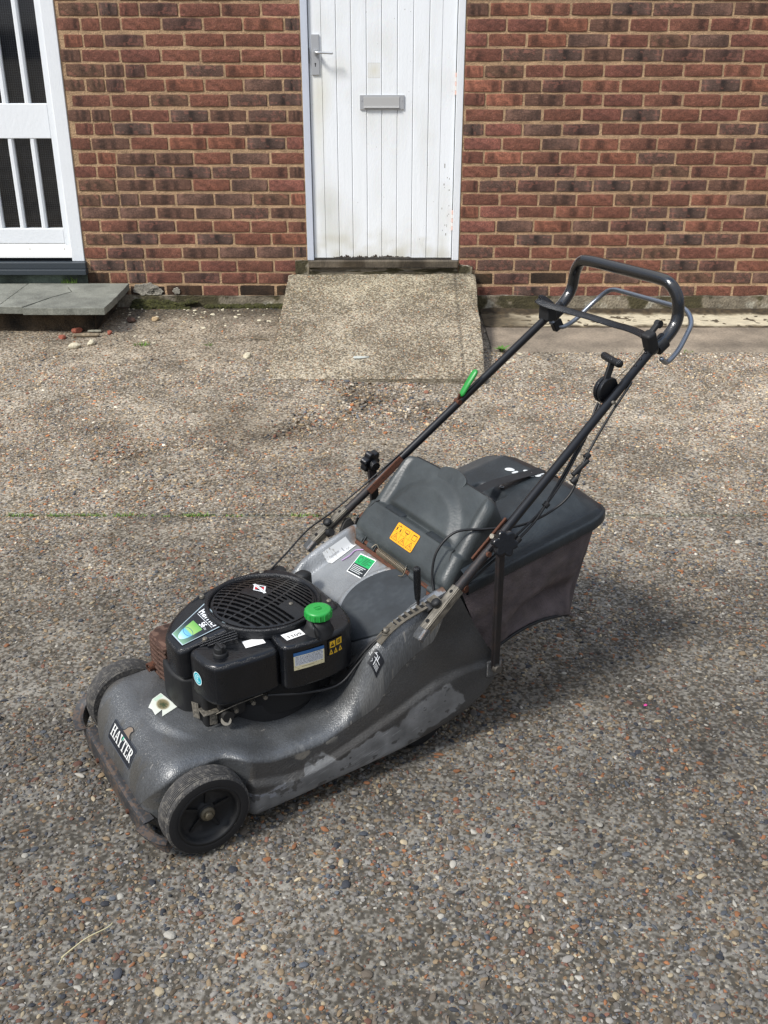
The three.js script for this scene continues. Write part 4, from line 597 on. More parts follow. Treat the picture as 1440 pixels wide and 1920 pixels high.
// --- front bumper
part('front_bumper', (() => {
  const path = [[-0.268, 0.128, -0.062], [-0.283, 0.110, -0.082], [-0.272, 0.088, -0.104], [-0.245, 0.078, -0.118], [-0.17, 0.077, -0.124], [0, 0.077, -0.126], [0.15, 0.076, -0.124], [0.215, 0.075, -0.117], [0.250, 0.070, -0.100], [0.265, 0.066, -0.078]], c = curve(path), N = 140;
  const sect = [[-0.0015, -0.040], [0.003, -0.041], [0.0035, -0.006], [0.001, 0.002], [-0.006, 0.004], [-0.024, 0.003], [-0.024, 0.000], [-0.006, 0.000], [-0.0015, -0.004], [-0.0015, -0.040]];
  return uvBox((() => { const g = gridGeo(sect.length - 1, N, (u, v) => { const p = c.getPoint(v), t = c.getTangent(v), up = new THREE.Vector3(0, 1, 0), o = new THREE.Vector3().crossVectors(t, up).normalize().multiplyScalar(-1); if (o.z < 0 && Math.abs(p.x) < 0.2) o.multiplyScalar(-1); const k = sect[Math.round(u * (sect.length - 1))], taper = v < 0.16 ? lerp(0.12, 1, v / 0.16) : v > 0.93 ? lerp(0.35, 1, (1 - v) / 0.07) : 1; const oo = (v < 0.06 || v > 0.94) ? k[0] * 0.4 : k[0]; return p.clone().addScaledVector(o, oo).add(new THREE.Vector3(0, k[1] * taper + 0.0012 * (vnoise(v * 30, 2, 3) - 0.5), 0)); }); return toFlat(g); })(), 1);
})(), matBumper, mower);
function toFlat(g) { const h = g.toNonIndexed(); h.computeVertexNormals(); return h; }
for (const b of [-0.10, 0.11]) part('bumper_bolt', cyl([b, 0.052, -0.128], [0, 0, 1], 0.006, 0.006, 0.012, 8), matRust, mower);

// --- wheels
function makeWheel(s, cw, r, wid) {                            // cw = outer face
  const g = new THREE.Group(); g.name = 'wheel'; mower.add(g);
  const prof = [[r * 0.74, 0], [r * 0.80, 0.0015], [r * 0.93, -0.0005], [r * 0.965, -0.003], [r * 0.985, -0.007]];
  const ribs = 9, y0 = -0.007, y1 = -(wid - 0.007); for (let k = 0; k < ribs; k++) { const a = lerp(y0, y1, k / ribs), c = lerp(y0, y1, (k + 0.72) / ribs), d = lerp(y0, y1, (k + 0.86) / ribs), cr = 1 - 0.018 * (2 * (k + 0.5) / ribs - 1) ** 2; prof.push([r * cr, a], [r * cr, c], [r * cr - 0.0022, d - 0.0003], [r * cr - 0.0022, lerp(y0, y1, (k + 0.98) / ribs)]); }
  prof.push([r * 0.985, -(wid - 0.006)], [r * 0.95, -(wid - 0.002)], [r * 0.74, -wid]);
  const ax = [s, 0, 0], c = [cw, r, 0];
  const ty = part('tyre', uvBox(toFlat(lathe(prof, c, ax, 96)), 2), matRubber, g);
  part('tyre_wall', lathe([[r * 0.735, 0.0004], [r * 0.80, 0.0022], [r * 0.93, 0.0003]], c, ax, 72), matRubberDark, ty);
  const dish = [[0.0, -0.012], [0.016, -0.012], [0.020, -0.014], [0.0215, -0.028], [r * 0.56, -0.024], [r * 0.64, -0.012], [r * 0.66, -0.002], [r * 0.70, 0.0008], [r * 0.745, 0.0008], [r * 0.755, -0.006]];
  const spokes = []; for (let k = 0; k < 5; k++) { const a = k / 5 * 6.2832 + 0.5, sp = new THREE.BoxGeometry(r * 0.46, 0.012, 0.007); sp.translate(r * 0.40, -0.0265, 0); sp.rotateY(a); sp.applyQuaternion(new THREE.Quaternion().setFromUnitVectors(new THREE.Vector3(0, 1, 0), new THREE.Vector3(s, 0, 0))); sp.translate(cw, r, 0); spokes.push(sp); }
  const rim = part('rim', merge([lathe(dish, c, ax, 72), ...spokes]), matRim, g);
  part('axle_nut', merge([lathe([[0, 0.002], [0.008, 0.002], [0.010, -0.001], [0.010, -0.012]], c, ax, 6), lathe([[0.0095, -0.006], [0.0155, -0.0065], [0.0165, -0.012]], c, ax, 28)]), std({ color: lin('#625b4c'), metalness: 0.5, roughness: 0.55 }), rim);
  part('back_plate', lathe([[0, -wid + 0.01], [r * 0.74, -wid + 0.008]], c, ax, 40), matRim, g);
  return g;
}
makeWheel(1, 0.277, 0.1, 0.058); makeWheel(-1, -0.277, 0.1, 0.058);
part('axle', cyl([0, 0.1, 0], [1, 0, 0], 0.008, 0.008, 0.5, 14), matRust, mower);
part('rear_roller', lathe([[0, -0.215], [0.06, -0.215], [0.066, -0.21], [0.066, -0.004], [0.060, -0.001], [0.060, 0.001], [0.066, 0.004], [0.066, 0.21], [0.06, 0.215], [0, 0.215]], [0, 0.066, 0.60], [1, 0, 0], 48), matBlackDull, mower);

// --- engine
const engine = new THREE.Group(); engine.name = 'engine'; mower.add(engine);
const nose = (g) => { const p = g.attributes.position; for (let i = 0; i < p.count; i++) { const b = -p.getZ(i), y = p.getY(i); if (y > 0.33) p.setY(i, y - Math.max(0, 0.17 - b) * 0.22 * sstep(0.33, 0.40, y)); } return g; };
part('base', merge([lathe([[0.0, 0.235], [0.135, 0.235], [0.145, 0.228], [0.15, 0.185]], [0.0, 0, 0.25], [0, 1, 0], 56), mbox(-0.10, 0.115, 0.20, 0.30, 0.07, 0.40, 0.01), cyl([0.02, 0.255, 0.27], [0, 1, 0], 0.135, 0.135, 0.10, 40)]), std({ color: 0x0a0a0b, roughness: 0.7 }), engine);
part('cylinder_fins', merge([0.225, 0.240, 0.255, 0.270].map((y) => mbox(-0.09, 0.07, y, y + 0.005, 0.075, 0.16, 0.002, 1))), std({ color: lin('#4a4643'), metalness: 0.5, roughness: 0.6 }), engine);
const shroudO = [[-0.030, 0.046], [-0.062, 0.060], [-0.092, 0.086], [-0.122, 0.134], [-0.142, 0.190], [-0.163, 0.255], [-0.171, 0.325], [-0.160, 0.385], [-0.118, 0.422], [-0.045, 0.440], [0.025, 0.442], [0.085, 0.440], [0.104, 0.41], [0.104, 0.33], [0.072, 0.245], [0.055, 0.17], [0.049, 0.12], [0.046, 0.066], [0.030, 0.047]];
const shroud = part('shroud', smooth(nose(merge([plan(shroudO, 0.295, 0.405, 0.014, 5, 0.5)])), 1e-4), matBlack, engine);
part('tank', smooth(plan([[0.070, 0.255], [0.120, 0.243], [0.172, 0.242], [0.188, 0.260], [0.193, 0.310], [0.191, 0.365], [0.178, 0.410], [0.150, 0.436], [0.095, 0.447], [0.055, 0.445], [0.07, 0.40], [0.1, 0.35], [0.09, 0.30]], 0.282, 0.398, 0.010, 4, 0.5), 1e-4), matBlack, engine);
part('air_filter_cover', smooth(plan([[0.068, 0.066], [0.110, 0.068], [0.148, 0.080], [0.164, 0.105], [0.168, 0.160], [0.168, 0.215], [0.160, 0.240], [0.120, 0.248], [0.075, 0.245], [0.055, 0.200], [0.050, 0.135], [0.054, 0.085]], 0.278, 0.388, 0.016, 6, 0.5), 1e-4), matBlack, engine);
part('air_intake', smooth(plan([[-0.075, 0.050], [-0.01, 0.040], [0.035, 0.052], [0.050, 0.085], [0.03, 0.12], [-0.06, 0.12]], 0.200, 0.300, 0.010, 4, 0.4), 1e-4), matBlackDull, engine);
// raised rim and slotted grille over the flywheel
const GW = -0.012, GB = 0.288, GR = 0.124;
part('grille_rim', lathe([[0.1405, 0.390], [0.1395, 0.408], [0.136, 0.4125], [0.131, 0.412], [0.127, 0.406], [0.126, 0.395]], [GW, 0, GB], [0, 1, 0], 80), matBlack, engine);
const dome = (p, q) => 0.4085 + 0.024 * (1 - (p * p + q * q) / (GR * GR));
const slot = (p, q) => {                                       // slots in bands; true = open
  const r = Math.hypot(p, q); if (r > GR * 0.945) return false;
  const a = 0.42, x = p * Math.cos(a) + q * Math.sin(a), y = -p * Math.sin(a) + q * Math.cos(a);   // slots run along x
  if (Math.abs(x + 0.020) < 0.034 && Math.abs(y) < 0.026) return false;                            // plain patch for the emblem
  if (x > 0.062 && Math.abs(y) < 0.020) return false;                                              // screw recess
  const k = y / 0.0136, f = Math.abs(k - Math.round(k)); if (f > 0.25) return false;
  for (const c of [-0.082, -0.052, 0.014, 0.044]) if (Math.abs(x - c + 0.25 * (y * y) / GR * Math.sign(c)) < 0.0026) return false;
  return true;
};
part('grille', (() => {
  const N = 150, pos = [], ix = [], id = new Map(), h = GR / N * 2, key = (i, j, l) => (i * 1000 + j) * 2 + l;
  const vert = (i, j, l) => { const k = key(i, j, l); if (!id.has(k)) { let p = -GR + i * h, q = -GR + j * h; const r = Math.hypot(p, q); if (r > GR) { p *= GR / r; q *= GR / r; } id.set(k, pos.length / 3); const v = V(GW + p, dome(p, q) - (l ? 0.006 : 0), GB + q); pos.push(v.x, v.y, v.z); } return id.get(k); };
  const solid = (i, j) => { const p = -GR + (i + 0.5) * h, q = -GR + (j + 0.5) * h; return Math.hypot(p, q) < GR && !slot(p, q); };
  for (let i = 0; i < N; i++) for (let j = 0; j < N; j++) { if (!solid(i, j)) continue; const a = vert(i, j, 0), b = vert(i + 1, j, 0), c = vert(i + 1, j + 1, 0), d = vert(i, j + 1, 0); ix.push(a, b, c, a, c, d); for (const [di, dj, p, q] of [[1, 0, [i + 1, j], [i + 1, j + 1]], [-1, 0, [i, j], [i, j + 1]], [0, 1, [i, j + 1], [i + 1, j + 1]], [0, -1, [i, j], [i + 1, j]]]) if (!solid(i + di, j + dj)) { const e = vert(p[0], p[1], 0), f = vert(q[0], q[1], 0), g2 = vert(q[0], q[1], 1), k = vert(p[0], p[1], 1); ix.push(e, f, g2, e, g2, k); } }
  const g = new THREE.BufferGeometry(); g.setAttribute('position', new THREE.Float32BufferAttribute(pos, 3)); g.setIndex(ix); g.setAttribute('uv', new THREE.Float32BufferAttribute(new Float32Array(pos.length / 3 * 2), 2)); g.computeVertexNormals(); return uvBox(g, 2);
})(), matBlack, engine);
part('flywheel_screen', lathe([[0.0, 0.414], [0.08, 0.411], [0.123, 0.398]], [GW, 0, GB], [0, 1, 0], 48), std({ color: 0x080808, roughness: 0.8 }), engine);
part('screw', lathe([[0, 0.004], [0.004, 0.004], [0.0055, 0.001], [0.0055, -0.004]], [GW + 0.068, 0.4215, GB + 0.040], [0, 1, 0.1], 10), matZinc, engine);
// emblem: red and white diamond
const onTop = (fy, corners, n = 10, lift = 0.0012) => onDeck(corners, n, n, lift, fy);
const domeY = (w, b) => dome(w - GW, b - GB), shroudTop = (w, b) => 0.405 - Math.max(0, 0.17 - b) * 0.22;
part('emblem', onTop(domeY, [[-0.066, 0.272], [-0.004, 0.272], [-0.004, 0.311], [-0.066, 0.311]], 10, 0.0012), labelMat(canvasTex(256, 192, (g, w, h) => { g.clearRect(0, 0, w, h); g.fillStyle = '#d9dbdc'; g.beginPath(); g.moveTo(128, 12); g.lineTo(246, 96); g.lineTo(128, 180); g.lineTo(10, 96); g.fill(); g.fillStyle = '#16181c'; g.beginPath(); g.moveTo(128, 34); g.lineTo(216, 96); g.lineTo(40, 96); g.fill(); g.fillStyle = '#b5202c'; g.beginPath(); g.moveTo(128, 34); g.lineTo(216, 96); g.lineTo(128, 96); g.fill(); g.fillStyle = '#16181c'; g.beginPath(); g.moveTo(128, 160); g.lineTo(216, 96); g.lineTo(40, 96); g.fill(); g.fillStyle = '#b5202c'; g.beginPath(); g.moveTo(128, 160); g.lineTo(40, 96); g.lineTo(128, 96); g.fill(); g.fillStyle = '#eceeee'; g.fillRect(4, 80, 248, 34); g.fillStyle = '#5a5d62'; for (let k = 0; k < 12; k++) g.fillRect(18 + k * 19, 90, 11, 14); }), 0.35, { alphaTest: 0.5, transparent: true }), engine);
part('model_label', onTop(shroudTop, [[-0.030, 0.060], [0.030, 0.062], [0.034, 0.172], [-0.084, 0.168]], 16, 0.0016), labelMat(canvasTex(512, 512, (g, w, h) => {
  g.fillStyle = '#151a22'; g.fillRect(0, 0, w, h);
  let q = g.createLinearGradient(0, h, 0, 0); q.addColorStop(0, '#7fa889'); q.addColorStop(0.4, '#1d2b33'); q.addColorStop(0.6, '#12161d'); g.fillStyle = q; g.fillRect(14, 14, w - 28, h - 28);
  g.strokeStyle = '#a9bcc4'; g.lineWidth = 12; g.strokeRect(12, 12, w - 24, h - 24);
  q = g.createLinearGradient(0, 230, 0, 480); q.addColorStop(0, '#5f9a4b'); q.addColorStop(0.45, '#93b96a'); q.addColorStop(0.55, '#5aa3c8'); q.addColorStop(1, '#bfe0ee'); g.fillStyle = q; g.beginPath(); g.roundRect(110, 230, 280, 250, [10, 10, 130, 130]); g.fill(); g.strokeStyle = '#2d5f74'; g.lineWidth = 6; g.beginPath(); g.ellipse(250, 360, 138, 40, 0, 0, 7); g.stroke();
  g.fillStyle = '#e9edf0'; g.font = 'italic bold 122px sans-serif'; g.textAlign = 'center'; g.fillText('Harrier', 256, 126, 440); g.fillRect(60, 140, 390, 5); g.font = 'italic bold 92px sans-serif'; g.fillText('56', 300, 222); g.font = 'italic 34px sans-serif'; g.fillText('Pro', 400, 218);
}), 0.3), engine);
part('shroud_ribs', merge([0, 1, 2, 3].map((k) => { const a = [0.052 + k * 0.011, 0, 0.080 + k * 0.014], c = [0.070 + k * 0.010, 0, 0.180 - k * 0.004]; return tube([[a[0], shroudTop(a[0], a[2]) - 0.0005, a[2]], [(a[0] + c[0]) / 2, shroudTop(0, (a[2] + c[2]) / 2) - 0.0003, (a[2] + c[2]) / 2], [c[0], shroudTop(c[0], c[2]) - 0.0005, c[2]]], 0.0024, 16, 8); })), matBlack, engine);
for (const [w, b] of [[-0.118, 0.176], [-0.150, 0.352], [0.046, 0.112], [0.066, 0.425]]) part('screw', lathe([[0, 0.0035], [0.0045, 0.0035], [0.0065, 0.0005], [0.007, -0.004]], [w, shroudTop(w, b) + 0.0005, b], [0, 1, 0], 10), matZinc, engine);
part('shroud_seam', tube([[-0.060, 0.345, 0.055], [-0.094, 0.345, 0.083], [-0.124, 0.345, 0.132], [-0.145, 0.345, 0.190], [-0.166, 0.345, 0.255]], 0.0018, 60, 6), matBlackDull, engine);
// fuel cap
const FC = [0.158, 0, 0.346];
part('filler_neck', lathe([[0.036, 0.390], [0.035, 0.400], [0.029, 0.412], [0.026, 0.432], [0, 0.432]], FC, [0, 1, 0], 36), matBlackDull, engine);
const cap = part('fuel_cap', (() => { const g = lathe([[0.0, 0.4555], [0.018, 0.4555], [0.0185, 0.4548], [0.0195, 0.4548], [0.020, 0.4555], [0.027, 0.455], [0.0297, 0.4535], [0.0312, 0.450], [0.0312, 0.438], [0.0305, 0.435], [0.028, 0.434], [0.024, 0.433]], FC, [0, 1, 0], 72); const kn = []; for (let k = 0; k < 16; k++) { const a = k / 16 * 6.2832; kn.push(cyl([FC[0] + 0.0305 * Math.cos(a), 0.4437, FC[2] + 0.0305 * Math.sin(a)], [0, 1, 0], 0.0022, 0.0022, 0.014, 8)); } return merge([g, ...kn]); })(), matGreen, engine);
part('pump_symbol', merge([mbox(FC[0] - 0.009, FC[0] + 0.004, 0.4552, 0.4564, FC[2] - 0.008, FC[2] - 0.0065, 0.0004, 1), mbox(FC[0] - 0.007, FC[0] - 0.0055, 0.4552, 0.4564, FC[2] - 0.0065, FC[2] + 0.008, 0.0004, 1), mbox(FC[0] + 0.0015, FC[0] + 0.003, 0.4552, 0.4564, FC[2] - 0.0065, FC[2] + 0.008, 0.0004, 1), mbox(FC[0] - 0.007, FC[0] + 0.003, 0.4552, 0.4564, FC[2] + 0.0068, FC[2] + 0.008, 0.0004, 1), mbox(FC[0] + 0.006, FC[0] + 0.0073, 0.4552, 0.4564, FC[2] - 0.006, FC[2] + 0.006, 0.0004, 1)]), std({ color: lin('#137a2c'), roughness: 0.4 }), engine);
part('cap_strap', tube([[0.172, 0.430, 0.322], [0.188, 0.424, 0.318], [0.190, 0.405, 0.322], [0.190, 0.385, 0.335]], 0.0022, 24, 8), matCable, engine);
part('primer_knob', merge([lathe([[0.018, 0.383], [0.0175, 0.394], [0.014, 0.397], [0, 0.397]], [0.118, 0, 0.118], [0, 1, 0], 28), lathe([[0.0145, 0.396], [0.014, 0.407], [0.012, 0.409], [0, 0.409]], [0.118, 0, 0.118], [0, 1, 0], 24), mbox(0.103, 0.133, 0.400, 0.415, 0.1145, 0.1215, 0.002)]), matBlackDull, engine);
// stickers on the engine
part('blank_label', onTop(() => 0.3886, [[0.126, 0.176], [0.130, 0.224], [0.102, 0.226], [0.097, 0.180]], 4, 0.0008), labelMat(canvasTex(64, 32, (g, w, h) => { g.fillStyle = '#ecebe9'; g.fillRect(0, 0, w, h); }), 0.5), engine);
part('lot_label', onTop(() => 0.3988, [[0.162, 0.262], [0.160, 0.310], [0.133, 0.309], [0.134, 0.260]], 4, 0.0008), labelMat(canvasTex(256, 160, (g, w, h) => { g.fillStyle = '#f0efec'; g.fillRect(0, 0, w, h); g.fillStyle = '#222'; g.font = 'bold 92px sans-serif'; g.textAlign = 'center'; g.fillText('1109', 128, 138, 210); g.fillStyle = '#44484c'; for (let k = 0; k < 9; k++) g.fillRect(30 + k * 22, 20 + (k % 2) * 3, 15, 9); g.fillRect(104, 42, 60, 7); }), 0.5), engine);
function wallLabel(p0, unused, y0, y1, tex, name, off = 0.0015) { const n = 12; return part(name, gridGeo(n, 6, (u, v) => { const i = u * (p0.length - 1), k = Math.min(p0.length - 2, Math.floor(i)), t = i - k, w = lerp(p0[k][0], p0[k + 1][0], t) + off, b = lerp(p0[k][1], p0[k + 1][1], t); return V(w, lerp(y0, y1, v), b); }), labelMat(tex, 0.45), engine); }
wallLabel([[0.1895, 0.262], [0.1932, 0.300], [0.1945, 0.338]], 0, 0.334, 0.380, canvasTex(320, 224, (g, w, h) => { const R = rng(4); g.fillStyle = '#cfc7a2'; g.fillRect(0, 0, w, h); g.fillStyle = '#2f5f95'; g.fillRect(0, 0, w, 44); g.fillStyle = '#c9cdd2'; g.fillRect(12, 50, w - 24, 120); g.fillStyle = '#3c4450'; for (let k = 0; k < 7; k++) for (let x = 20; x < w - 30;) { const l = 8 + R() * 30; g.fillRect(x, 56 + k * 16, l, 6); x += l + 6; } g.fillStyle = '#6b6048'; g.fillRect(80, 190, 130, 6); g.fillStyle = 'rgba(60,55,40,0.35)'; for (let k = 0; k < 30; k++) g.fillRect(R() * w, R() * h, 4 + 20 * R(), 3 + 8 * R()); }), 'specification_label');
wallLabel([[0.1938, 0.350], [0.1918, 0.370], [0.1860, 0.392]], 0, 0.344, 0.386, canvasTex(224, 224, (g, w, h) => { g.fillStyle = '#15161a'; g.fillRect(0, 0, w, h); g.fillStyle = '#e0b322'; g.fillRect(20, 20, 84, 92); g.fillRect(120, 14, 84, 92); g.fillStyle = '#15161a'; g.beginPath(); g.moveTo(62, 36); g.lineTo(92, 96); g.lineTo(32, 96); g.fill(); g.fillRect(140, 34, 44, 52); g.fillStyle = '#e0b322'; g.fillRect(150, 44, 24, 8); g.fillRect(150, 62, 24, 8); g.fillRect(59, 56, 6, 22); for (const x of [10, 82, 154]) { g.beginPath(); g.moveTo(x + 28, 124); g.lineTo(x + 58, 204); g.lineTo(x, 204); g.fill(); g.fillStyle = '#15161a'; g.fillRect(x + 22, 164, 13, 26); g.fillStyle = '#e0b322'; } }), 'warning_label');
part('round_badge', (() => { const g = new THREE.CircleGeometry(0.0165, 32); g.lookAt(V(0.16, 0.0, -0.98)); const p = V(0.102, 0.334, 0.0655); g.translate(p.x, p.y, p.z); return g; })(), labelMat(canvasTex(128, 128, (g, w, h) => { g.fillStyle = '#cfe3e6'; g.beginPath(); g.arc(64, 64, 64, 0, 7); g.fill(); g.fillStyle = '#1f9fb0'; g.beginPath(); g.arc(64, 64, 56, 0, 7); g.fill(); g.strokeStyle = '#bfe6ea'; g.lineWidth = 7; g.beginPath(); g.arc(64, 64, 36, 0.6, 5.8); g.stroke(); g.lineWidth = 8; g.beginPath(); g.moveTo(52, 42); g.lineTo(52, 86); g.moveTo(52, 44); g.lineTo(76, 44); g.moveTo(52, 64); g.lineTo(72, 64); g.moveTo(52, 86); g.lineTo(76, 86); g.stroke(); }), 0.4), engine);
// muffler guard with slots
const MW0 = -0.172, MW1 = -0.075;
const muffler = part('muffler_guard', (() => {
  const gs = []; gs.push(mbox(MW0 + 0.012, MW1, 0.230, 0.318, 0.062, 0.14, 0.02, 4));
  for (let k = 0; k < 7; k++) { const y = 0.232 + k * 0.0138; gs.push(tube([[MW1 + 0.01, y, 0.052], [MW0 + 0.03, y, 0.047], [MW0 + 0.006, y, 0.058], [MW0, y, 0.085], [MW0, y, 0.14]], 0.0042, 30, 8)); }
  for (const [w, b] of [[MW0 + 0.022, 0.050], [MW0 + 0.001, 0.078], [MW0, 0.125], [-0.105, 0.050]]) gs.push(tube([[w, 0.225, b], [w, 0.27, b - 0.001], [w, 0.316, b]], 0.005, 10, 8));
  gs.push(plan([[MW0 - 0.002, 0.072], [MW0 + 0.02, 0.047], [MW1 + 0.01, 0.048], [MW1 + 0.01, 0.145], [MW0 - 0.002, 0.145]], 0.314, 0.325, 0.004, 3)); return merge(gs);
})(), matMuffler, engine, 'rusty slotted muffler guard');
part('exhaust_outlet', lathe([[0.0075, -0.012], [0.0075, 0.018], [0.0115, 0.018], [0.0115, -0.014]], [-0.135, 0.244, 0.046], [0.15, -0.05, -1], 24), matRust, muffler);
// linkage under the filter box
part('throttle_bracket', merge([bar([0.078, 0.256, 0.062], [0.088, 0.220, 0.060], 0.026, 0.0018, [1, 0, 0.2], 0.0006), bar([0.122, 0.250, 0.088], [0.124, 0.214, 0.086], 0.017, 0.002, [0.2, 0, 1], 0.0006), mbox(0.095, 0.13, 0.246, 0.250, 0.062, 0.10, 0.0015)]), matZinc, engine);
part('carburettor', merge([mbox(0.07, 0.125, 0.215, 0.272, 0.10, 0.17, 0.008), cyl([0.135, 0.236, 0.115], [1, 0, 0], 0.014, 0.014, 0.02, 20)]), std({ color: lin('#2e2d2c'), metalness: 0.4, roughness: 0.55 }), engine);
part('governor_lever', cyl([0.140, 0.226, 0.110], [0.8, 0.2, -0.4], 0.012, 0.012, 0.004, 24), std({ color: lin('#8a867c'), roughness: 0.6 }), engine);
for (const [w, y, b] of [[0.142, 0.247, 0.135], [0.142, 0.252, 0.178], [0.150, 0.262, 0.205]]) part('bolt', cyl([w, y, b], [1, 0, -0.2], 0.006, 0.0055, 0.014, 6), matZinc, engine);
part('red_tab', mbox(0.136, 0.143, 0.226, 0.244, 0.235, 0.262, 0.003), std({ color: lin('#8f1c1c'), roughness: 0.5 }), engine);
part('rod', tube([[0.126, 0.240, 0.085], [0.145, 0.262, 0.13], [0.150, 0.270, 0.20]], 0.0013, 20, 6), matZinc, engine);

// --- discharge flap at the back of the deck
{
  const H0 = [0.420, 0.664], H1 = [0.617, 0.822];             // (y, b) at hinge and at top edge, on the centre line
  const dy = H1[0] - H0[0], db = H1[1] - H0[1], L = Math.hypot(dy, db), ty = dy / L, tb = db / L, ny = tb, nb = -ty;   // along the panel, and out of it (up and forward)
  const prof = tab([[0, 0.004], [0.05, 0.016], [0.12, 0.020], [0.36, 0.021], [0.385, 0.014], [0.41, 0.003], [0.62, 0.001], [0.85, 0.004], [0.97, 0.001], [1, -0.003]]);
  const halfW = (v) => lerp(0.214, 0.190, v) - 0.034 * (1 - Math.sqrt(Math.max(0, 1 - Math.max(0, (v - 0.86) / 0.145) ** 2.2)));
  const topAt = (w) => 1 + 0.02 * (1 - (w / 0.19) ** 2);
  const out = (w, v) => {                                     // height of the outer face above the panel plane
    const a = Math.abs(w), hw = halfW(v); let o = prof(v);
    const valley = sstep(0.12, 0.02, a - 0.02 - 0.10 * Math.max(0, v - 0.4)) * sstep(0.40, 0.62, v) * 0; o -= valley;
    const bulge = sstep(0.150, 0.112, Math.hypot(w * 0.95, (v - 0.36) * 0.27)) * sstep(0.40, 0.48, v) * 0.014; o += bulge;     // raised arch above the step
    if (a > 0.155) o = lerp(o, Math.max(o, 0.012), sstep(0.155, 0.175, a));
    const r = 0.024, e = hw - a; if (e < r) o -= r - Math.sqrt(Math.max(0, r * r - (r - e) ** 2));
    return o;
  };
  const P = (w, v, o) => V(w, H0[0] + dy * v + ny * o, H0[1] + db * v + nb * o);
  const N = 72;
  const front = gridGeo(N, 72, (u, v) => { const s = Math.sin((u - 0.5) * Math.PI), vv = v * topAt(s * halfW(v)); const w = s * halfW(v); return P(w, vv, out(w, v)); }, (u, v) => [u * 0.4, v * 0.25]);
  const sides = [-1, 1].map((s) => gridGeo(60, 8, (u, v) => { const w = s * halfW(u), vv = u * topAt(w); const o = out(w, u); const dep = lerp(0.055, 0.075, u) * sstep(1.0, 0.75, u) + 0.010; return P(w - s * 0.002 * v, vv, o - dep * v); }, (u, v) => [u * 0.25, v * 0.06]));
  const topLip = gridGeo(N, 3, (u, v) => { const w = Math.sin((u - 0.5) * Math.PI) * halfW(1), o = out(w, 1); return P(w, topAt(w) + 0.002 * v, o - 0.012 * v); }, (u, v) => [u * 0.4, v * 0.02]);
  const bot = gridGeo(N, 4, (u, v) => { const w = Math.sin((u - 0.5) * Math.PI) * halfW(0), o = out(w, 0); return P(w, -0.06 * v, o - 0.006 * v); }, (u, v) => [u * 0.4, v * 0.02]);
  const inner = gridGeo(8, 8, (u, v) => P((u - 0.5) * 2 * (halfW(v) - 0.012), v, -0.012));
  const flap = part('discharge_flap', mergeGeometries([front, ...sides, topLip, bot, inner]), matFlap, mower);
  part('finger_tab', (() => { const s = new THREE.Shape(); for (let k = 0; k <= 24; k++) { const a = Math.PI * k / 24, x = 0.054 * Math.cos(a), y = 0.021 * Math.sin(a) ** 0.8; k ? s.lineTo(x, y) : s.moveTo(x, y); } for (let k = 1; k < 24; k++) { const a = Math.PI + Math.PI * k / 24; s.lineTo(0.054 * Math.cos(a), 0.034 * Math.sin(a)); } s.closePath(); const g = new THREE.ExtrudeGeometry(s, { depth: 0.003, bevelEnabled: true, bevelThickness: 0.002, bevelSize: 0.002, bevelSegments: 3 }); const X = V(1, 0, 0), Y = V(0, ty, tb), Z = V(0, ny, nb), m = new THREE.Matrix4().makeBasis(X, Y, Z); g.applyMatrix4(m); const p = P(0.012, 1.0, -0.002); g.translate(p.x, p.y, p.z); return uvBox(g, 2); })(), matFlap, flap);
  part('edge_seam', (() => { const pts = []; for (let k = 0; k <= 40; k++) { const u = k / 40, w = Math.sin((u - 0.5) * Math.PI) * halfW(1), p = P(w, topAt(w) + 0.001, out(w, 1) - 0.001); pts.push([p.x, p.y, -p.z]); } return tube(pts, 0.0022, 120, 8); })(), matBlackDull, flap);
  for (const s of [-1, 1]) part('recess', (tube([P(s * 0.172, 0.405, 0.0145), P(s * 0.176, 0.36, 0.0205), P(s * 0.184, 0.28, 0.0195)].map((p) => [p.x, p.y, -p.z]), 0.0016, 14, 6)), matBlackDull, flap);
  const wl = part('warning_label', gridGeo(12, 12, (u, v) => { const w = lerp(-0.048, 0.052, u), vv = lerp(0.135, 0.335, v); return P(w, vv, out(w, vv) + 0.0012); }), labelMat(canvasTex(384, 256, (g, w, h) => {
    g.clearRect(0, 0, w, h); g.fillStyle = '#e9a019'; g.beginPath(); g.roundRect(2, 2, w - 4, h - 4, 22); g.fill(); g.strokeStyle = '#5f3d08'; g.lineWidth = 4; g.stroke(); g.lineWidth = 3;
    for (const x of [w / 3, 2 * w / 3]) { g.beginPath(); g.moveTo(x, 6); g.lineTo(x, h - 6); g.stroke(); } g.beginPath(); g.moveTo(6, h * 0.5); g.lineTo(w - 6, h * 0.5); g.stroke();
    g.strokeStyle = '#2a1e08'; g.lineWidth = 6;
    for (let k = 0; k < 3; k++) { const x = w / 6 + k * w / 3; g.beginPath(); g.moveTo(x, 138); g.lineTo(x + 48, 228); g.lineTo(x - 48, 228); g.closePath(); g.stroke(); g.beginPath(); g.moveTo(x - 14, 214); g.lineTo(x, 176); g.lineTo(x + 16, 212); g.stroke(); }
    g.fillStyle = '#2a1e08'; g.fillRect(24, 60, 18, 46); g.fillRect(84, 66, 16, 44); g.fillRect(30, 36, 60, 8); g.fillRect(60, 24, 10, 20);
    g.strokeRect(158, 34, 66, 34); g.beginPath(); g.moveTo(170, 74); g.lineTo(214, 74); g.lineTo(190, 96); g.lineTo(206, 112); g.stroke(); g.strokeRect(290, 34, 64, 70); g.fillRect(296, 30, 52, 12);
  }), 0.4, { alphaTest: 0.5, transparent: true }), flap, 'orange warning label with pictograms');
  void wl;
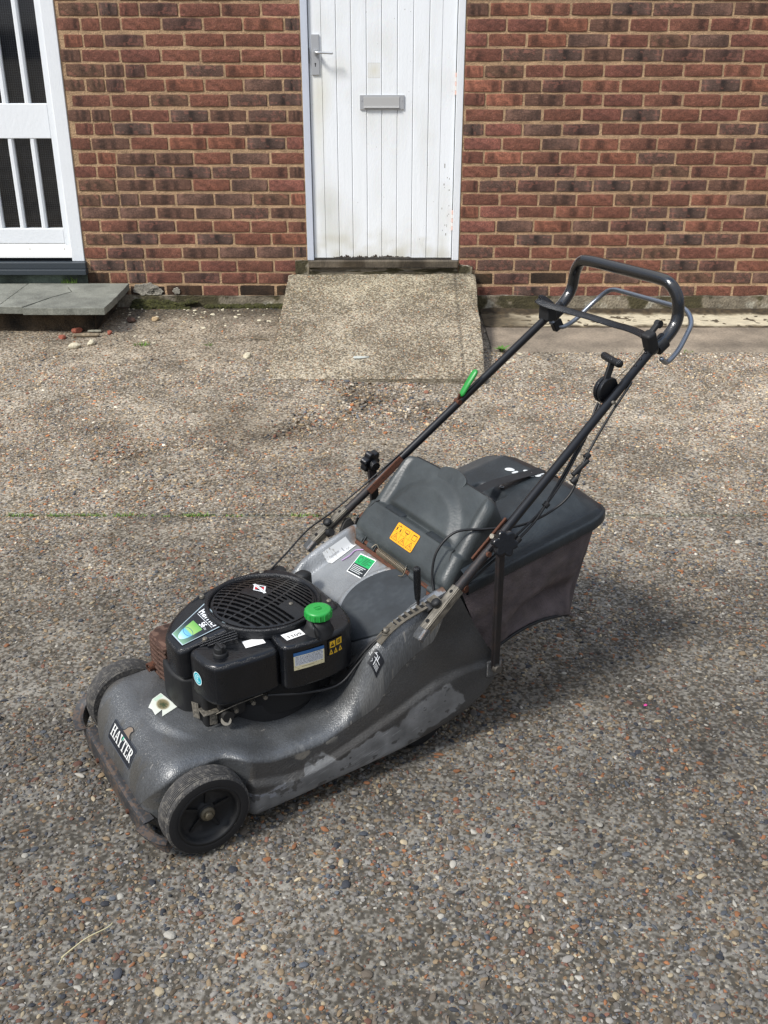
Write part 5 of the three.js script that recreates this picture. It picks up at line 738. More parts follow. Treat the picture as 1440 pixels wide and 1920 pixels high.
  // hinge rod, lugs and spring
  const rod = part('hinge_rod', merge([cyl([0, 0.411, 0.657], [1, 0, 0], 0.0055, 0.0055, 0.44, 14), bar([-0.205, 0.402, 0.648], [0.21, 0.402, 0.648], 0.012, 0.004, [0, 0.6, 1], 0.001)]), matRust, mower);
  for (const w of [-0.165, -0.11, 0.03, 0.09, 0.17]) part('hinge_lug', merge([cyl([w, 0.412, 0.657], [1, 0, 0], 0.0095, 0.0095, 0.03, 14), bar([w + 0.02, 0.405, 0.652], [w + 0.02, 0.425, 0.668], 0.018, 0.003, [0, -0.7, 1], 0.001)]), matFlap, rod);
  const sp = []; for (let k = 0; k <= 260; k++) { const a = k / 260 * 6.2832 * 26; sp.push([lerp(-0.075, 0.055, k / 260), 0.4135 + 0.0085 * Math.sin(a), 0.655 + 0.0085 * Math.cos(a)]); }
  part('spring', merge([new THREE.TubeGeometry(new THREE.CatmullRomCurve3(sp.map((p) => V(...p))), 900, 0.0012, 5), tube([[-0.075, 0.422, 0.655], [-0.082, 0.432, 0.652], [-0.086, 0.425, 0.640]], 0.0013, 10, 6), tube([[0.055, 0.422, 0.655], [0.062, 0.430, 0.650], [0.062, 0.410, 0.640], [0.045, 0.402, 0.638]], 0.0013, 14, 6)]), std({ color: lin('#8d8371'), metalness: 0.6, roughness: 0.5 }), rod);
  // chute sides under the flap
  part('chute', merge([bar([-0.222, 0.36, 0.67], [-0.222, 0.44, 0.70], 0.05, 0.004, [0, 0, 1]), mbox(-0.20, 0.20, 0.15, 0.40, 0.69, 0.72, 0.004)]), matVoid, mower);
}

// --- grass box: hard lid, fabric bag, strap
{
  const gb = new THREE.Group(); gb.name = 'grass_box'; mower.add(gb);
  const lipY = (b) => lerp(0.436, 0.512, clamp((b - 0.71) / 0.43)), B0 = 0.71, B1 = 1.175;
  const hw = (b) => 0.236 - 0.055 * (1 - Math.sqrt(Math.max(0, 1 - Math.max(0, (b - 1.095) / 0.0805) ** 2)));
  const lidY = (w, b) => {
    const a = Math.abs(w), h = hw(b), e = h - a, base = lipY(b); const rise = lerp(0.062, 0.052, clamp((b - 0.75) / 0.4));
    const bev = (q) => { const s = q - 1, m = 0.10; return s < -m ? q : s > m ? 1 : 1 - (s - m) ** 2 / (4 * m); }; let k = bev(e / 0.105) * 0.78 + sstep(0.0, 0.012, e) * 0.22; k *= bev((B1 + 0.006 - b) / 0.075) * 0.75 + 0.25 * sstep(0, 0.012, B1 + 0.004 - b);
    let y = base + 0.010 + rise * k; const pocket = sstep(0.056, 0.044, Math.abs(w)) * sstep(0.975, 0.955, b); y -= 0.026 * pocket; return y;
  };
  const NW = 96, NB = 90, wsn = (u) => Math.sin((u - 0.5) * Math.PI);
  const bAt = (v) => lerp(0.80, B1, 1 - (1 - v) ** 1.6);
  const top = gridGeo(NW, NB, (u, v) => { const b = bAt(v), w = wsn(u) * hw(b); return V(w, lidY(w, b), b); }, (u, v) => [u * 0.5, v * 0.5]);
  const frontTop = gridGeo(NW, 16, (u, v) => { const b = lerp(B0, 0.80, v), w = wsn(u) * hw(b); return V(w, lidY(w, b) - 0.0005, b); }, (u, v) => [u * 0.5, v * 0.1]);
  // rolled rim all round
  const rimPts = []; for (let k = 0; k <= 40; k++) { const b = lerp(B0, 1.095, k / 40); rimPts.push([0.236, lipY(b), b]); } for (let k = 1; k <= 20; k++) { const b = 1.095 + 0.080 * Math.sin(k / 20 * Math.PI / 2); rimPts.push([hw(b), lipY(b), b]); } const m = rimPts.map((p) => [-p[0], p[1], p[2]]).reverse();
  const allRim = [...rimPts, ...m], rc = curve(allRim), sect = []; for (let k = 0; k <= 16; k++) { const a = k / 16 * 6.2832; sect.push([Math.sign(Math.cos(a)) * Math.abs(Math.cos(a)) ** 0.7 * 0.0075, Math.sign(Math.sin(a)) * Math.abs(Math.sin(a)) ** 0.7 * 0.0155 - 0.004]); }
  const rim = gridGeo(16, 260, (u, v) => { const p = rc.getPoint(v), t = rc.getTangent(v), o = new THREE.Vector3(t.z, 0, -t.x).normalize(), s = sect[Math.round(u * 16)]; return p.addScaledVector(o, s[0]).add(new THREE.Vector3(0, s[1], 0)); }, (u, v) => [u * 0.05, v * 1.4]);
  const lid = part('lid', mergeGeometries([top, frontTop, rim]), matLid, gb, 'hard black plastic lid of the grass box');
  part('bird_dropping', (() => { const R = rng(6), gs = []; for (let k = 0; k < 9; k++) { const w = 0.000 + (R() - 0.5) * 0.05 - (k < 3 ? 0.03 : 0), b = 1.085 + (R() - 0.5) * 0.045, s = new THREE.SphereGeometry(1, 10, 6); s.scale(0.006 + 0.010 * R(), 0.0012, 0.004 + 0.008 * R()); s.rotateY(R() * 3); const p = V(w, lidY(w, b) + 0.0006, b); s.translate(p.x, p.y, p.z); gs.push(s); } return merge(gs); })(), std({ color: lin('#cfd2d2'), roughness: 0.8 }), lid);
  const strap = part('strap', gridGeo(6, 60, (u, v) => { const b = lerp(0.80, 1.172, v), w = lerp(-0.017, 0.017, u) + 0.012; return V(w, Math.max(lidY(w, b) + 0.003, lerp(0.545, 0.572, sstep(0.80, 0.98, b)) - 0.06 * sstep(1.12, 1.18, b)), b); }, (u, v) => [u * 0.05, v * 0.4]), plastic('#181a1d', 171, 0.55, 0.7), gb);
  for (const b of [0.985, 1.085]) part('rivet', lathe([[0, 0.003], [0.0045, 0.0026], [0.0065, 0]], [0.012, lidY(0.012, b) + 0.0032, b], [0, 1, 0], 16), matAlu, strap);
  // sagging fabric
  const depthAt = tab([[0, 0], [1, 1]]); void depthAt;
  const bag = part('fabric_bag', gridGeo(300, 60, (u, v) => {
    const p = rc.getPoint(u), b = -p.z, s = clamp((b - B0) / (B1 - B0));
    const lowY = 0.198 + 0.048 * Math.sin(s * 2.6) * (s < 0.9 ? 1 : 0.9) - 0.0 + (s > 0.85 ? -0.012 * sstep(0.85, 1, s) : 0);
    const y = lerp(p.y - 0.010, lowY, v);
    let w = p.x * (0.985 - 0.09 * v), bb = b - 0.012 - 0.050 * v * sstep(0.6, 1, s) + 0.09 * v * (1 - s) ** 2 * 0.9;
    const side = Math.abs(p.x) > 0.15 ? Math.sign(p.x) : 0;
    const pinch = Math.exp(-(((s - 0.94) / 0.05) ** 2)) * Math.sin(v * Math.PI) * 0.016; w -= Math.sign(p.x) * pinch * (Math.abs(p.x) > 0.1 ? 1 : 0);
    const sagIn = 0.050 * Math.sin(clamp((s - 0.25) / 0.72) * Math.PI) * Math.exp(-(((v - 0.76 + 0.22 * (s - 0.6)) / 0.16) ** 2)); w -= side * sagIn;
    w += side * (0.010 * Math.sin(v * Math.PI) * sstep(0.9, 0.3, s) + 0.014 * (fbm(s * 7 + v * 2.5, v * 3 - s * 2, 4, 5) - 0.5));
    if (!side) bb -= 0.03 * Math.sin(v * Math.PI) * (1 - (p.x / 0.2) ** 2);
    return V(w, y, bb);
  }, (u, v) => [u * 3, v * 0.8]), matCotton, gb, 'dusty dark fabric bag of the grass box, sagging');
  part('bag_floor', gridGeo(20, 20, (u, v) => { const s = v, w = lerp(-0.21, 0.21, u); return V(w, 0.198 + 0.048 * Math.sin(s * 2.6) - 0.012 * sstep(0.85, 1, s) - 0.006 * Math.cos((u - 0.5) * 3), lerp(0.80, 1.115, s)); }), matCotton, gb);
  part('piping', (() => { const pts = []; for (let k = 0; k <= 30; k++) { const s = lerp(0.02, 1, k / 30); pts.push([0.2115 - 0.010 * sstep(0.75, 1, s) - 0.018 * sstep(0.9, 1, s), 0.1985 + 0.048 * Math.sin(s * 2.6) - (s > 0.85 ? 0.012 * sstep(0.85, 1, s) : 0), lerp(0.79, 1.098, s)]); } return tube(pts, 0.0042, 80, 8); })(), matBlackDull, bag);
  part('bag_frame', merge([1, -1].map((s) => poly([[s * 0.222, 0.432, 0.705], [s * 0.215, 0.300, 0.765], [s * 0.208, 0.195, 0.815]], 0.0065, 10))), matBlackDull, gb);
  for (const s of [1, -1]) part('frame_end', merge([cyl([s * 0.226, 0.437, 0.706], [1, 0, 0], 0.0125, 0.0125, 0.026, 18), cyl([s * 0.236, 0.437, 0.706], [1, 0, 0], 0.008, 0.008, 0.012, 14)]), matRust, gb);
}

// --- handle: two tubes, brackets, knobs, grip and bails
const HT = (s, t) => [s * lerp(0.2625, 0.1955, t), lerp(0.418, 0.935, t), lerp(0.6125, 1.305, t)];
const HX = (s, t, dw = 0, dn = 0) => { const p = HT(s, t), ny = 0.802, nb = -0.597; return [p[0] + dw, p[1] + ny * dn, p[2] + nb * dn]; };
for (const s of [1, -1]) {
  part('lower_handle', merge([poly([HX(s, -0.02), HX(s, 0.20)], 0.0115, 14), poly([HX(s, 0.19), HX(s, 0.30)], 0.0112, 14)]), matTubeWorn, mower, s > 0 ? 'lower handle tube with rusty worn paint' : undefined);
  const up = part('upper_handle', merge([poly([HX(s, 0.21), HX(s, 1.03)], 0.0112, 16)]), matTube, mower);
  part('flattened_end', bar(HX(s, 0.165, -s * 0.016, 0.004), HX(s, 0.315, -s * 0.012, 0.006), 0.020, 0.006, [s * 0.2, 0.8, -0.6], 0.002), matRust, up, 'rusty flattened end of the upper tube');
  part('pivot_rivet', cyl(HX(s, 0.203, s * 0.008, 0.002), [s, 0.2, 0], 0.0075, 0.0065, 0.014, 14), matRust, up);
  // zinc bracket bolted to the hump of the deck
  const br = part('handle_bracket', merge([bar(HX(s, -0.068, s * 0.002, 0.009), HX(s, 0.078, s * 0.002, 0.0115), 0.022, 0.004, [1, 0, 0], 0.0015), ...[-1, 1].map((q) => bar(HX(s, -0.068, s * 0.002 + q * 0.0112, -0.001), HX(s, 0.078, s * 0.002 + q * 0.0112, 0.001), 0.019, 0.003, [0, 0.802, -0.597], 0.001))]), matZinc, mower);
  for (const t of [-0.045, 0.058]) part('bracket_hole', cyl(HX(s, t, s * 0.002, 0.0125), [0, 0.802, -0.597], 0.0048, 0.0048, 0.002, 14), matVoid, br);
  part('bracket_knob', merge([lathe([[0.0, 0.016], [0.007, 0.0155], [0.0115, 0.012], [0.0125, 0.007], [0.010, 0.001], [0.006, -0.002]], HX(s, 0.006, s * -0.004, 0.014), [-0.15 * s, 0.802, -0.597], 20)]), matBlackDull, br);
  part('bracket_nut', cyl(HX(s, -0.012, -s * 0.026, 0.004), [-s, 0.5, 0], 0.013, 0.010, 0.018, 6), matBlackDull, br);
  part('bracket_foot', bar(HX(s, -0.10, s * 0.002, -0.002), HX(s, -0.062, s * 0.002, 0.003), 0.032, 0.016, [1, 0, 0], 0.004), matDeck, br);
  // side arm and star knob
  const ab = [s * 0.266, 0.200, 0.785], at = [s * 0.286, 0.548, 0.766];
  const arm = part('side_arm', merge([bar(ab, at, 0.026, 0.005, [0, 0, 1], 0.002), bar([ab[0] + s * 0.004, 0.21, 0.776], [at[0] + s * 0.004, 0.54, 0.757], 0.004, 0.012, [0, 0, 1], 0.0015)]), matTubeWorn, mower);
  part('arm_bolt', cyl([s * 0.274, 0.200, 0.785], [s, 0, 0], 0.0125, 0.010, 0.014, 18), std({ color: lin('#57534d'), metalness: 0.5, roughness: 0.6 }), arm);
  part('arm_foot', (() => { const g = mbox(-0.004, 0.004, 0.175, 0.222, 0.762, 0.808, 0.004); g.translate(s * 0.262, 0, 0); return g; })(), matDeck, arm);
  part('star_knob', (() => { const sh = new THREE.Shape(); for (let k = 0; k <= 90; k++) { const a = k / 90 * 6.2832, r = 0.0245 + 0.0042 * Math.cos(a * 6); k ? sh.lineTo(r * Math.cos(a), r * Math.sin(a)) : sh.moveTo(r, 0); } const g = new THREE.ExtrudeGeometry(sh, { depth: 0.014, bevelEnabled: true, bevelThickness: 0.004, bevelSize: 0.004, bevelSegments: 3 }); g.applyQuaternion(new THREE.Quaternion().setFromUnitVectors(new THREE.Vector3(0, 0, 1), V(s * 0.9, 0.25, -0.25).normalize())); const p = V(s * 0.292, 0.566, 0.768); g.translate(p.x, p.y, p.z); return merge([g, cyl([s * 0.284, 0.562, 0.768], [s, 0.2, 0], 0.013, 0.015, 0.03, 18)]); })(), matBlack, arm);
}
part('carriage_bolt', cyl([0.268, 0.574, 0.758], [0.3, 0.5, -0.8], 0.006, 0.006, 0.022, 12), matZinc, mower);
const gripPath = [[0.1965, 0.925, 1.292], [0.198, 0.945, 1.335], [0.198, 0.985, 1.372], [0.190, 1.045, 1.372], [0.162, 1.078, 1.366], [0.12, 1.081, 1.365], [-0.12, 1.081, 1.365], [-0.162, 1.078, 1.366], [-0.190, 1.045, 1.372], [-0.198, 0.985, 1.372], [-0.198, 0.945, 1.335], [-0.1965, 0.925, 1.292]];
const grip = part('grip', poly(gripPath, 0.0155, 20, 0.045), matGrip, mower, 'thick black foam covered handle grip');
for (const s of [1, -1]) part('grip_collar', cyl([s * 0.1975, 0.932, 1.318], [0, 0.55, 0.84], 0.0185, 0.0185, 0.03, 22), matBlackDull, grip);
part('rear_bail', poly([[0.208, 0.898, 1.318], [0.196, 0.878, 1.352], [0.190, 0.905, 1.398], [0.176, 0.965, 1.452], [0.142, 0.992, 1.464], [-0.142, 0.992, 1.464], [-0.176, 0.950, 1.440], [-0.190, 0.900, 1.385], [-0.196, 0.882, 1.342], [-0.208, 0.902, 1.312]], 0.0065, 12, 0.04), phys({ color: lin('#8d939b'), roughness: 0.28, metalness: 0.85 }), mower, 'thin steel drive bail behind the grip');
part('front_bail', (() => { const pts = [[-0.186, 0.956, 1.292], [-0.205, 0.974, 1.272], [-0.206, 0.972, 1.258], [-0.185, 0.967, 1.258], [-0.12, 0.960, 1.278], [-0.04, 0.955, 1.298], [0.04, 0.951, 1.309], [0.10, 0.954, 1.304], [0.15, 0.956, 1.292], [0.185, 0.958, 1.276], [0.200, 0.962, 1.268]], c = curve(pts), sect = []; for (let k = 0; k <= 14; k++) { const a = k / 14 * 6.2832; sect.push([0.0035 * Math.cos(a), 0.0105 * Math.sin(a)]); } return gridGeo(14, 160, (u, v) => { const p = c.getPoint(v), t = c.getTangent(v), up = V(0, 0.55, 0.83), o = new THREE.Vector3().crossVectors(t, up).normalize(), uu = new THREE.Vector3().crossVectors(o, t).normalize(), k = sect[Math.round(u * 14)]; return p.addScaledVector(o, k[0]).addScaledVector(uu, k[1]); }); })(), matBlack, mower, 'flat black engine stop bail sweeping across in front of the grip');
part('bail_housing', merge([mbox(-0.215, -0.172, 0.915, 0.958, 1.268, 1.302, 0.006), bar([-0.205, 0.905, 1.325], [-0.203, 0.880, 1.338], 0.03, 0.02, [0, 1, 1], 0.003)]), matBlackDull, mower);
part('bail_housing', merge([bar([0.200, 0.972, 1.268], [0.1975, 0.922, 1.290], 0.032, 0.030, [1, 0, 0], 0.008), bar([0.1985, 0.990, 1.300], [0.200, 0.960, 1.268], 0.016, 0.012, [1, 0, 0], 0.005), cyl([0.197, 0.988, 1.304], [1, 0, 0], 0.010, 0.010, 0.014, 16)]), matBlackDull, mower);
for (const t of [0.93, 0.955, 0.905]) part('tube_pip', (() => { const g = new THREE.SphereGeometry(0.0035, 10, 8), p = V(...HX(1, t, 0.002, 0.0105)); g.translate(p.x, p.y, p.z); return g; })(), matTube, mower);
// green control lever on the far tube
{
  const a = HX(-1, 0.575, 0.006, 0.010), lev = part('control_lever', (() => { const c = curve([[a[0], a[1] + 0.010, a[2] + 0.006], [a[0] + 0.005, a[1] + 0.045, a[2] + 0.026], [a[0] + 0.008, a[1] + 0.082, a[2] + 0.052]]); return gridGeo(20, 30, (u, v) => { const p = c.getPoint(v), t = c.getTangent(v), o = new THREE.Vector3().crossVectors(t, new THREE.Vector3(1, 0, 0)).normalize(), q = new THREE.Vector3().crossVectors(o, t), k = Math.sqrt(Math.max(0, 1 - (2 * v - 1) ** 8)), an = u * 6.2832; return p.addScaledVector(o, 0.0062 * k * Math.cos(an)).addScaledVector(q, 0.0120 * k * Math.sin(an) * (0.85 + 0.15 * v)); }); })(), phys({ color: lin('#1e8a35'), roughness: 0.4, clearcoat: 0.2, clearcoatRoughness: 0.4 }), mower, 'green plastic clutch lever on the far handle tube');
  part('lever_bracket', merge([bar([a[0], a[1] + 0.018, a[2] + 0.008], [a[0] - 0.006, a[1] - 0.022, a[2] - 0.004], 0.016, 0.006, [0, 0, 1], 0.002), cyl([a[0] - 0.004, a[1] - 0.004, a[2]], [1, 0, 0], 0.007, 0.007, 0.022, 12)]), matRust, lev);
}
// throttle: slotted half disc with a T handle on the near tube
{
  const c = HX(1, 0.80, -0.026, 0.008), th = part('throttle_housing', (() => { const s = new THREE.Shape(); s.absarc(0, 0, 0.031, 0.35, Math.PI + 0.35, false); s.lineTo(-0.026, -0.019); s.lineTo(0.026, -0.010); s.closePath(); const hs = [-1, 1].map((q) => { const g = new THREE.ExtrudeGeometry(s, { depth: 0.006, bevelEnabled: true, bevelThickness: 0.003, bevelSize: 0.003, bevelSegments: 4 }); g.translate(0, 0, q > 0 ? 0.004 : -0.010); return g; }); const inn = new THREE.ExtrudeGeometry(s, { depth: 0.010, bevelEnabled: false }); inn.scale(0.86, 0.86, 1); inn.translate(0, 0, -0.005); const g = merge([...hs, inn]); const m = new THREE.Matrix4().makeBasis(V(0, 0.598, 0.802), V(0, 0.802, -0.598), V(1, 0, 0)); g.applyMatrix4(m); const p = V(...c); g.translate(p.x, p.y, p.z); return uvBox(g, 2); })(), matBlack, mower);
  const top = [c[0] - 0.002, c[1] + 0.075, c[2] + 0.012];
  const lv = part('throttle_lever', bar([c[0], c[1] + 0.02, c[2] - 0.006], [top[0], top[1] - 0.006, top[2]], 0.017, 0.010, [0.2, 0, 1], 0.003), matBlackDull, th);
  part('throttle_grip', (() => { const g = tube([[top[0] - 0.034, top[1] + 0.001, top[2] + 0.006], [top[0] - 0.01, top[1], top[2]], [top[0] + 0.030, top[1] - 0.001, top[2] - 0.006]], 0.0095, 24, 18); return merge([g, lathe([[0.0055, 0.002], [0.0095, 0.001], [0.0102, -0.004], [0.0102, -0.010]], [top[0] + 0.034, top[1] - 0.001, top[2] - 0.007], [0.98, 0, -0.2], 20)]); })(), matBlack, th);
  void lv;
  part('clamp_bolt', merge([cyl(HX(1, 0.775, 0.012, 0), [1, 0.1, 0], 0.0055, 0.0045, 0.010, 12)]), matZinc, th);
}
// --- cables
const cab = (name, pts, r = 0.0032, m = matCable) => part(name, tube(pts, r, 90, 8), m, mower);
cab('cable', [HX(1, 0.755, -0.028, 0.000), HX(1, 0.70, -0.020, -0.012), HX(1, 0.60, -0.006, -0.026), HX(1, 0.48, 0.004, -0.040), HX(1, 0.36, 0.006, -0.055), [0.248, 0.49, 0.765], [0.238, 0.452, 0.71], [0.232, 0.435, 0.655], [0.22, 0.405, 0.58], [0.212, 0.370, 0.49], [0.196, 0.300, 0.43], [0.190, 0.255, 0.38], [0.180, 0.255, 0.30], [0.158, 0.268, 0.21]]);
cab('cable', [HX(1, 0.755, -0.022, -0.002), HX(1, 0.70, -0.012, -0.014), HX(1, 0.60, 0.000, -0.028), HX(1, 0.49, 0.007, -0.043), HX(1, 0.40, 0.004, -0.050), [0.246, 0.52, 0.80], [0.244, 0.485, 0.74], [0.236, 0.455, 0.69], [0.226, 0.430, 0.645], [0.211, 0.402, 0.57], [0.203, 0.352, 0.47], [0.170, 0.276, 0.42], [0.140, 0.256, 0.43]], 0.0030);
cab('cable', [HX(1, 0.86, 0.010, -0.008), HX(1, 0.74, 0.012, -0.020), HX(1, 0.60, 0.020, -0.040), HX(1, 0.50, 0.022, -0.075), HX(1, 0.44, 0.006, -0.080), [0.232, 0.560, 0.872], [0.205, 0.560, 0.79], [0.172, 0.556, 0.715], [0.160, 0.510, 0.672], [0.168, 0.450, 0.655], [0.185, 0.418, 0.65]], 0.0032);
part('cable_adjuster', merge([cyl(HX(1, 0.575, 0.020, -0.046), [0.03, 0.55, 0.83], 0.0062, 0.0062, 0.055, 14), cyl(HX(1, 0.613, 0.019, -0.040), [0.03, 0.55, 0.83], 0.009, 0.007, 0.014, 14), cyl(HX(1, 0.535, 0.021, -0.056), [0.03, 0.55, 0.83], 0.007, 0.009, 0.014, 14)]), matBlackDull, mower);
for (const t of [0.43, 0.30]) part('cable_clip', cyl(HX(1, t, 0.005, -0.050), [0, 0.6, 0.8], 0.0085, 0.0085, 0.012, 12), matBlackDull, mower);
cab('throttle_wire', [[0.156, 0.956, 1.30], [0.19, 0.93, 1.27], HX(1, 0.83, -0.020, 0.012)], 0.0012, std({ color: lin('#6d6657'), roughness: 0.6 }));
cab('starter_rope', [[-0.150, 0.402, 0.372], [-0.186, 0.418, 0.44], [-0.232, 0.444, 0.53], HX(-1, 0.04, -0.012, 0.022), HX(-1, 0.20, -0.008, 0.014), HX(-1, 0.33, 0, 0.013)], 0.0024);
part('starter_boss', merge([lathe([[0.020, 0.36], [0.020, 0.395], [0.016, 0.402], [0, 0.402]], [-0.150, 0, 0.400], [0, 1, 0], 24), lathe([[0.024, 0.34], [0.022, 0.385], [0.012, 0.392], [0, 0.392]], [-0.118, 0, 0.452], [0, 1, 0], 24)]), matBlackDull, mower);

// --- height adjuster: notched rack and lever
{
  const rack = part('height_rack', (() => { const N = 60, pos = (t, o) => { const b = lerp(0.470, 0.628, t), w = 0.2165 + 0.013 * sstep(0.3, 1, t) + o; return [w, b]; }; const s = [], L = 0.158; const notch = (x) => { const k = (x - 0.050) / 0.0145; if (x < 0.046 || x > 0.140) return 0; const f = k - Math.floor(k); return f > 0.36 ? 1 : 0; };
    const gs = []; for (let k = 0; k < N * 3; k++) { const x0 = L * k / (N * 3), x1 = L * (k + 1) / (N * 3), n = notch((x0 + x1) / 2); const a = pos(x0 / L, 0), c = pos(x1 / L, 0), o0 = n ? 0.006 : -0.014, y = topY(0.212, (a[1] + c[1]) / 2) + 0.006; gs.push(new THREE.BoxGeometry(0.014 - o0 + 0.0, 0.003, (x1 - x0) * 1.02).translate((a[0] + c[0]) / 2 + (0.014 + o0) / 2, y, -(a[1] + c[1]) / 2)); } void s; return uvBox(merge(gs), 2); })(), matZinc, mower, 'zinc plated notched plate of the cutting height adjuster');
  part('slot_shadow', gridGeo(2, 30, (u, v) => { const b = lerp(0.515, 0.612, v), w = 0.2165 + 0.013 * sstep(0.3, 1, (b - 0.47) / 0.158); return V(lerp(w - 0.013, w + 0.008, u), topY(0.212, b) + 0.0032, b); }), matVoid, rack);
  part('rack_bolt', merge([lathe([[0, 0.012], [0.007, 0.012], [0.0075, 0.004], [0.0075, 0.003]], [0.2165, topY(0.212, 0.492) + 0.006, 0.492], [0, 1, 0], 6), lathe([[0.011, 0.004], [0.012, 0.001], [0.012, 0]], [0.2165, topY(0.212, 0.492) + 0.006, 0.492], [0, 1, 0], 20)]), matZinc, rack);
  const lv = part('height_lever', poly([[0.212, 0.370, 0.592], [0.206, 0.410, 0.590], [0.203, 0.440, 0.588]], 0.0038, 10), matRustDark(), mower);
  part('lever_grip', lathe([[0.0, 0.088], [0.006, 0.0875], [0.0085, 0.085], [0.0092, 0.080], [0.0086, 0.03], [0.0068, 0.004], [0.005, 0]], [0.204, 0.424, 0.589], [-0.04, 1, -0.02], 20), matBlack, lv);
}
function matRustDark() { return std({ color: lin('#2a2625'), roughness: 0.6, metalness: 0.3 }); }

// ------------------------------------------------------------------ small things on the ground
const debrisTex = dust(181, [0.62, 0.60, 0.55], 0.3, 10);
function chunk(seed, sx, sy, sz, rough_ = 0.25) { const R = rng(seed), g = new THREE.IcosahedronGeometry(1, 2), p = g.attributes.position, q = new THREE.Vector3(), pl = []; for (let k = 0; k < 9; k++) { const d = new THREE.Vector3(R() - 0.5, R() - 0.5, R() - 0.5).normalize(); pl.push([d, 0.6 + rough_ * R()]); } for (let i = 0; i < p.count; i++) { q.fromBufferAttribute(p, i); for (const [d, m] of pl) { const t = q.dot(d); if (t > m) q.addScaledVector(d, m - t); } const n = 1 + 0.12 * (vnoise(q.x * 3 + 5, q.y * 3 + q.z * 4 + seed, seed) - 0.5); p.setXYZ(i, q.x * sx * n, q.y * sy * n, q.z * sz * n); } g.computeVertexNormals(); return uvBox(g, 4); }
function lie(name, geo, mat, x, z, label, category, group, dy = 0, turn = 0) { const m = shade(new THREE.Mesh(geo, mat)); m.name = numbered(name); m.position.set(x, groundY(x, z) + dy, z); m.rotation.y = turn; scene.add(m); return tag(m, label, category, group); }
const matBrickBit = std({ map: dust(185, [0.56, 0.32, 0.25], 0.3, 8), roughness: 0.95 }), matBits = std({ map: debrisTex, roughness: 0.95 });
const matWoodBit = std({ map: dust(187, [0.50, 0.45, 0.37], 0.4, 14), roughness: 0.95 }), matPaleBit = std({ map: dust(189, [0.72, 0.69, 0.60], 0.25, 8), roughness: 0.9 });
lie('brick_fragment', chunk(1, 0.034, 0.022, 0.026), matBrickBit, -1.757, 0.575, 'larger red brick fragment under the edge of the stone step', 'brick fragment', null, 0.012, 0.4);
lie('brick_fragment', chunk(2, 0.020, 0.016, 0.018), matBrickBit, -1.565, 0.605, 'small red brick crumb to the right of the splintered wood near the stone step', 'brick fragment', null, 0.006, 1.1);
lie('brick_fragment', chunk(3, 0.027, 0.018, 0.022), matBrickBit, -1.815, 0.68, 'reddish brick crumb left of the splintered wood near the stone step', 'brick fragment', null, 0.006, 2.0);
lie('brick_fragment', chunk(13, 0.040, 0.020, 0.030), std({ map: dust(186, [0.40, 0.30, 0.25], 0.3, 8), roughness: 0.95 }), -1.50, 0.36, 'dull brown brick fragment beside the stone step corner', 'brick fragment', null, 0.008, 2.0);
lie('wood_splinter', (() => { const g = new RoundedBoxGeometry(0.150, 0.014, 0.030, 2, 0.005), p = g.attributes.position; for (let i = 0; i < p.count; i++) { p.setY(i, p.getY(i) + 0.004 * vnoise(p.getX(i) * 60, p.getZ(i) * 90, 4)); p.setZ(i, p.getZ(i) * (1 - 1.8 * Math.abs(p.getX(i) + 0.02) ** 1) + 0.004 * vnoise(p.getX(i) * 80, 2, 6)); } g.computeVertexNormals(); return uvBox(g, 5); })(), matWoodBit, -1.685, 0.655, 'grey splintered piece of wood lying in front of the stone step', 'wood piece', null, 0.010, 0.05);
lie('wood_splinter', (() => { const g = new RoundedBoxGeometry(0.075, 0.012, 0.02, 2, 0.004); return uvBox(g, 5); })(), std({ map: dust(188, [0.60, 0.59, 0.53], 0.3, 12), roughness: 0.9 }), -1.655, 0.585, 'pale wood chip just behind the splintered wood by the stone step', 'wood piece', null, 0.012, 0.12);
lie('mortar_lump', chunk(6, 0.036, 0.022, 0.024), matPaleBit, -1.700, 0.835, 'largest pale tan mortar lump on the dirt in front of the stone step', 'mortar lump', null, 0.008, 0.3);
lie('mortar_lump', chunk(7, 0.028, 0.024, 0.022), matPaleBit, -1.625, 0.785, 'pale mortar lump to the upper right of the largest lump near the stone step', 'mortar lump', null, 0.008, 1.4);
lie('mortar_lump', chunk(8, 0.024, 0.016, 0.028), std({ map: dust(190, [0.62, 0.54, 0.42], 0.25, 8), roughness: 0.95 }), -1.36, 0.33, 'tan mortar lump between the stone step and the ramp, near the wall', 'mortar lump', null, 0.006, 0.8);
lie('mortar_lump', chunk(9, 0.030, 0.020, 0.022), matPaleBit, -0.735, 0.985, 'whitish mortar lump left of the lower half of the ramp', 'mortar lump', null, 0.006, 0.8);
{ const R = rng(301), gs = []; for (let k = 0; k < 95; k++) { const t = R(), x = t < 0.65 ? lerp(-1.7, -0.62, R()) : lerp(0.58, 0.78, R()), z = t < 0.65 ? 0.05 + 0.75 * R() * R() : 0.25 + 0.9 * R(), s = 0.004 + 0.012 * R() * R(), g = chunk(310 + k, s * (1 + R()), s * 0.4, s); g.rotateY(R() * 6); g.translate(x, groundY(x, z) + s * 0.2, z); gs.push(g); }
  const m = shade(new THREE.Mesh(merge(gs), matPaleBit)); m.name = 'crumbs'; tag(m, 'scattered pale crumbs of mortar and paint beside the wall and ramp', 'debris', null, 'stuff'); scene.add(m); }
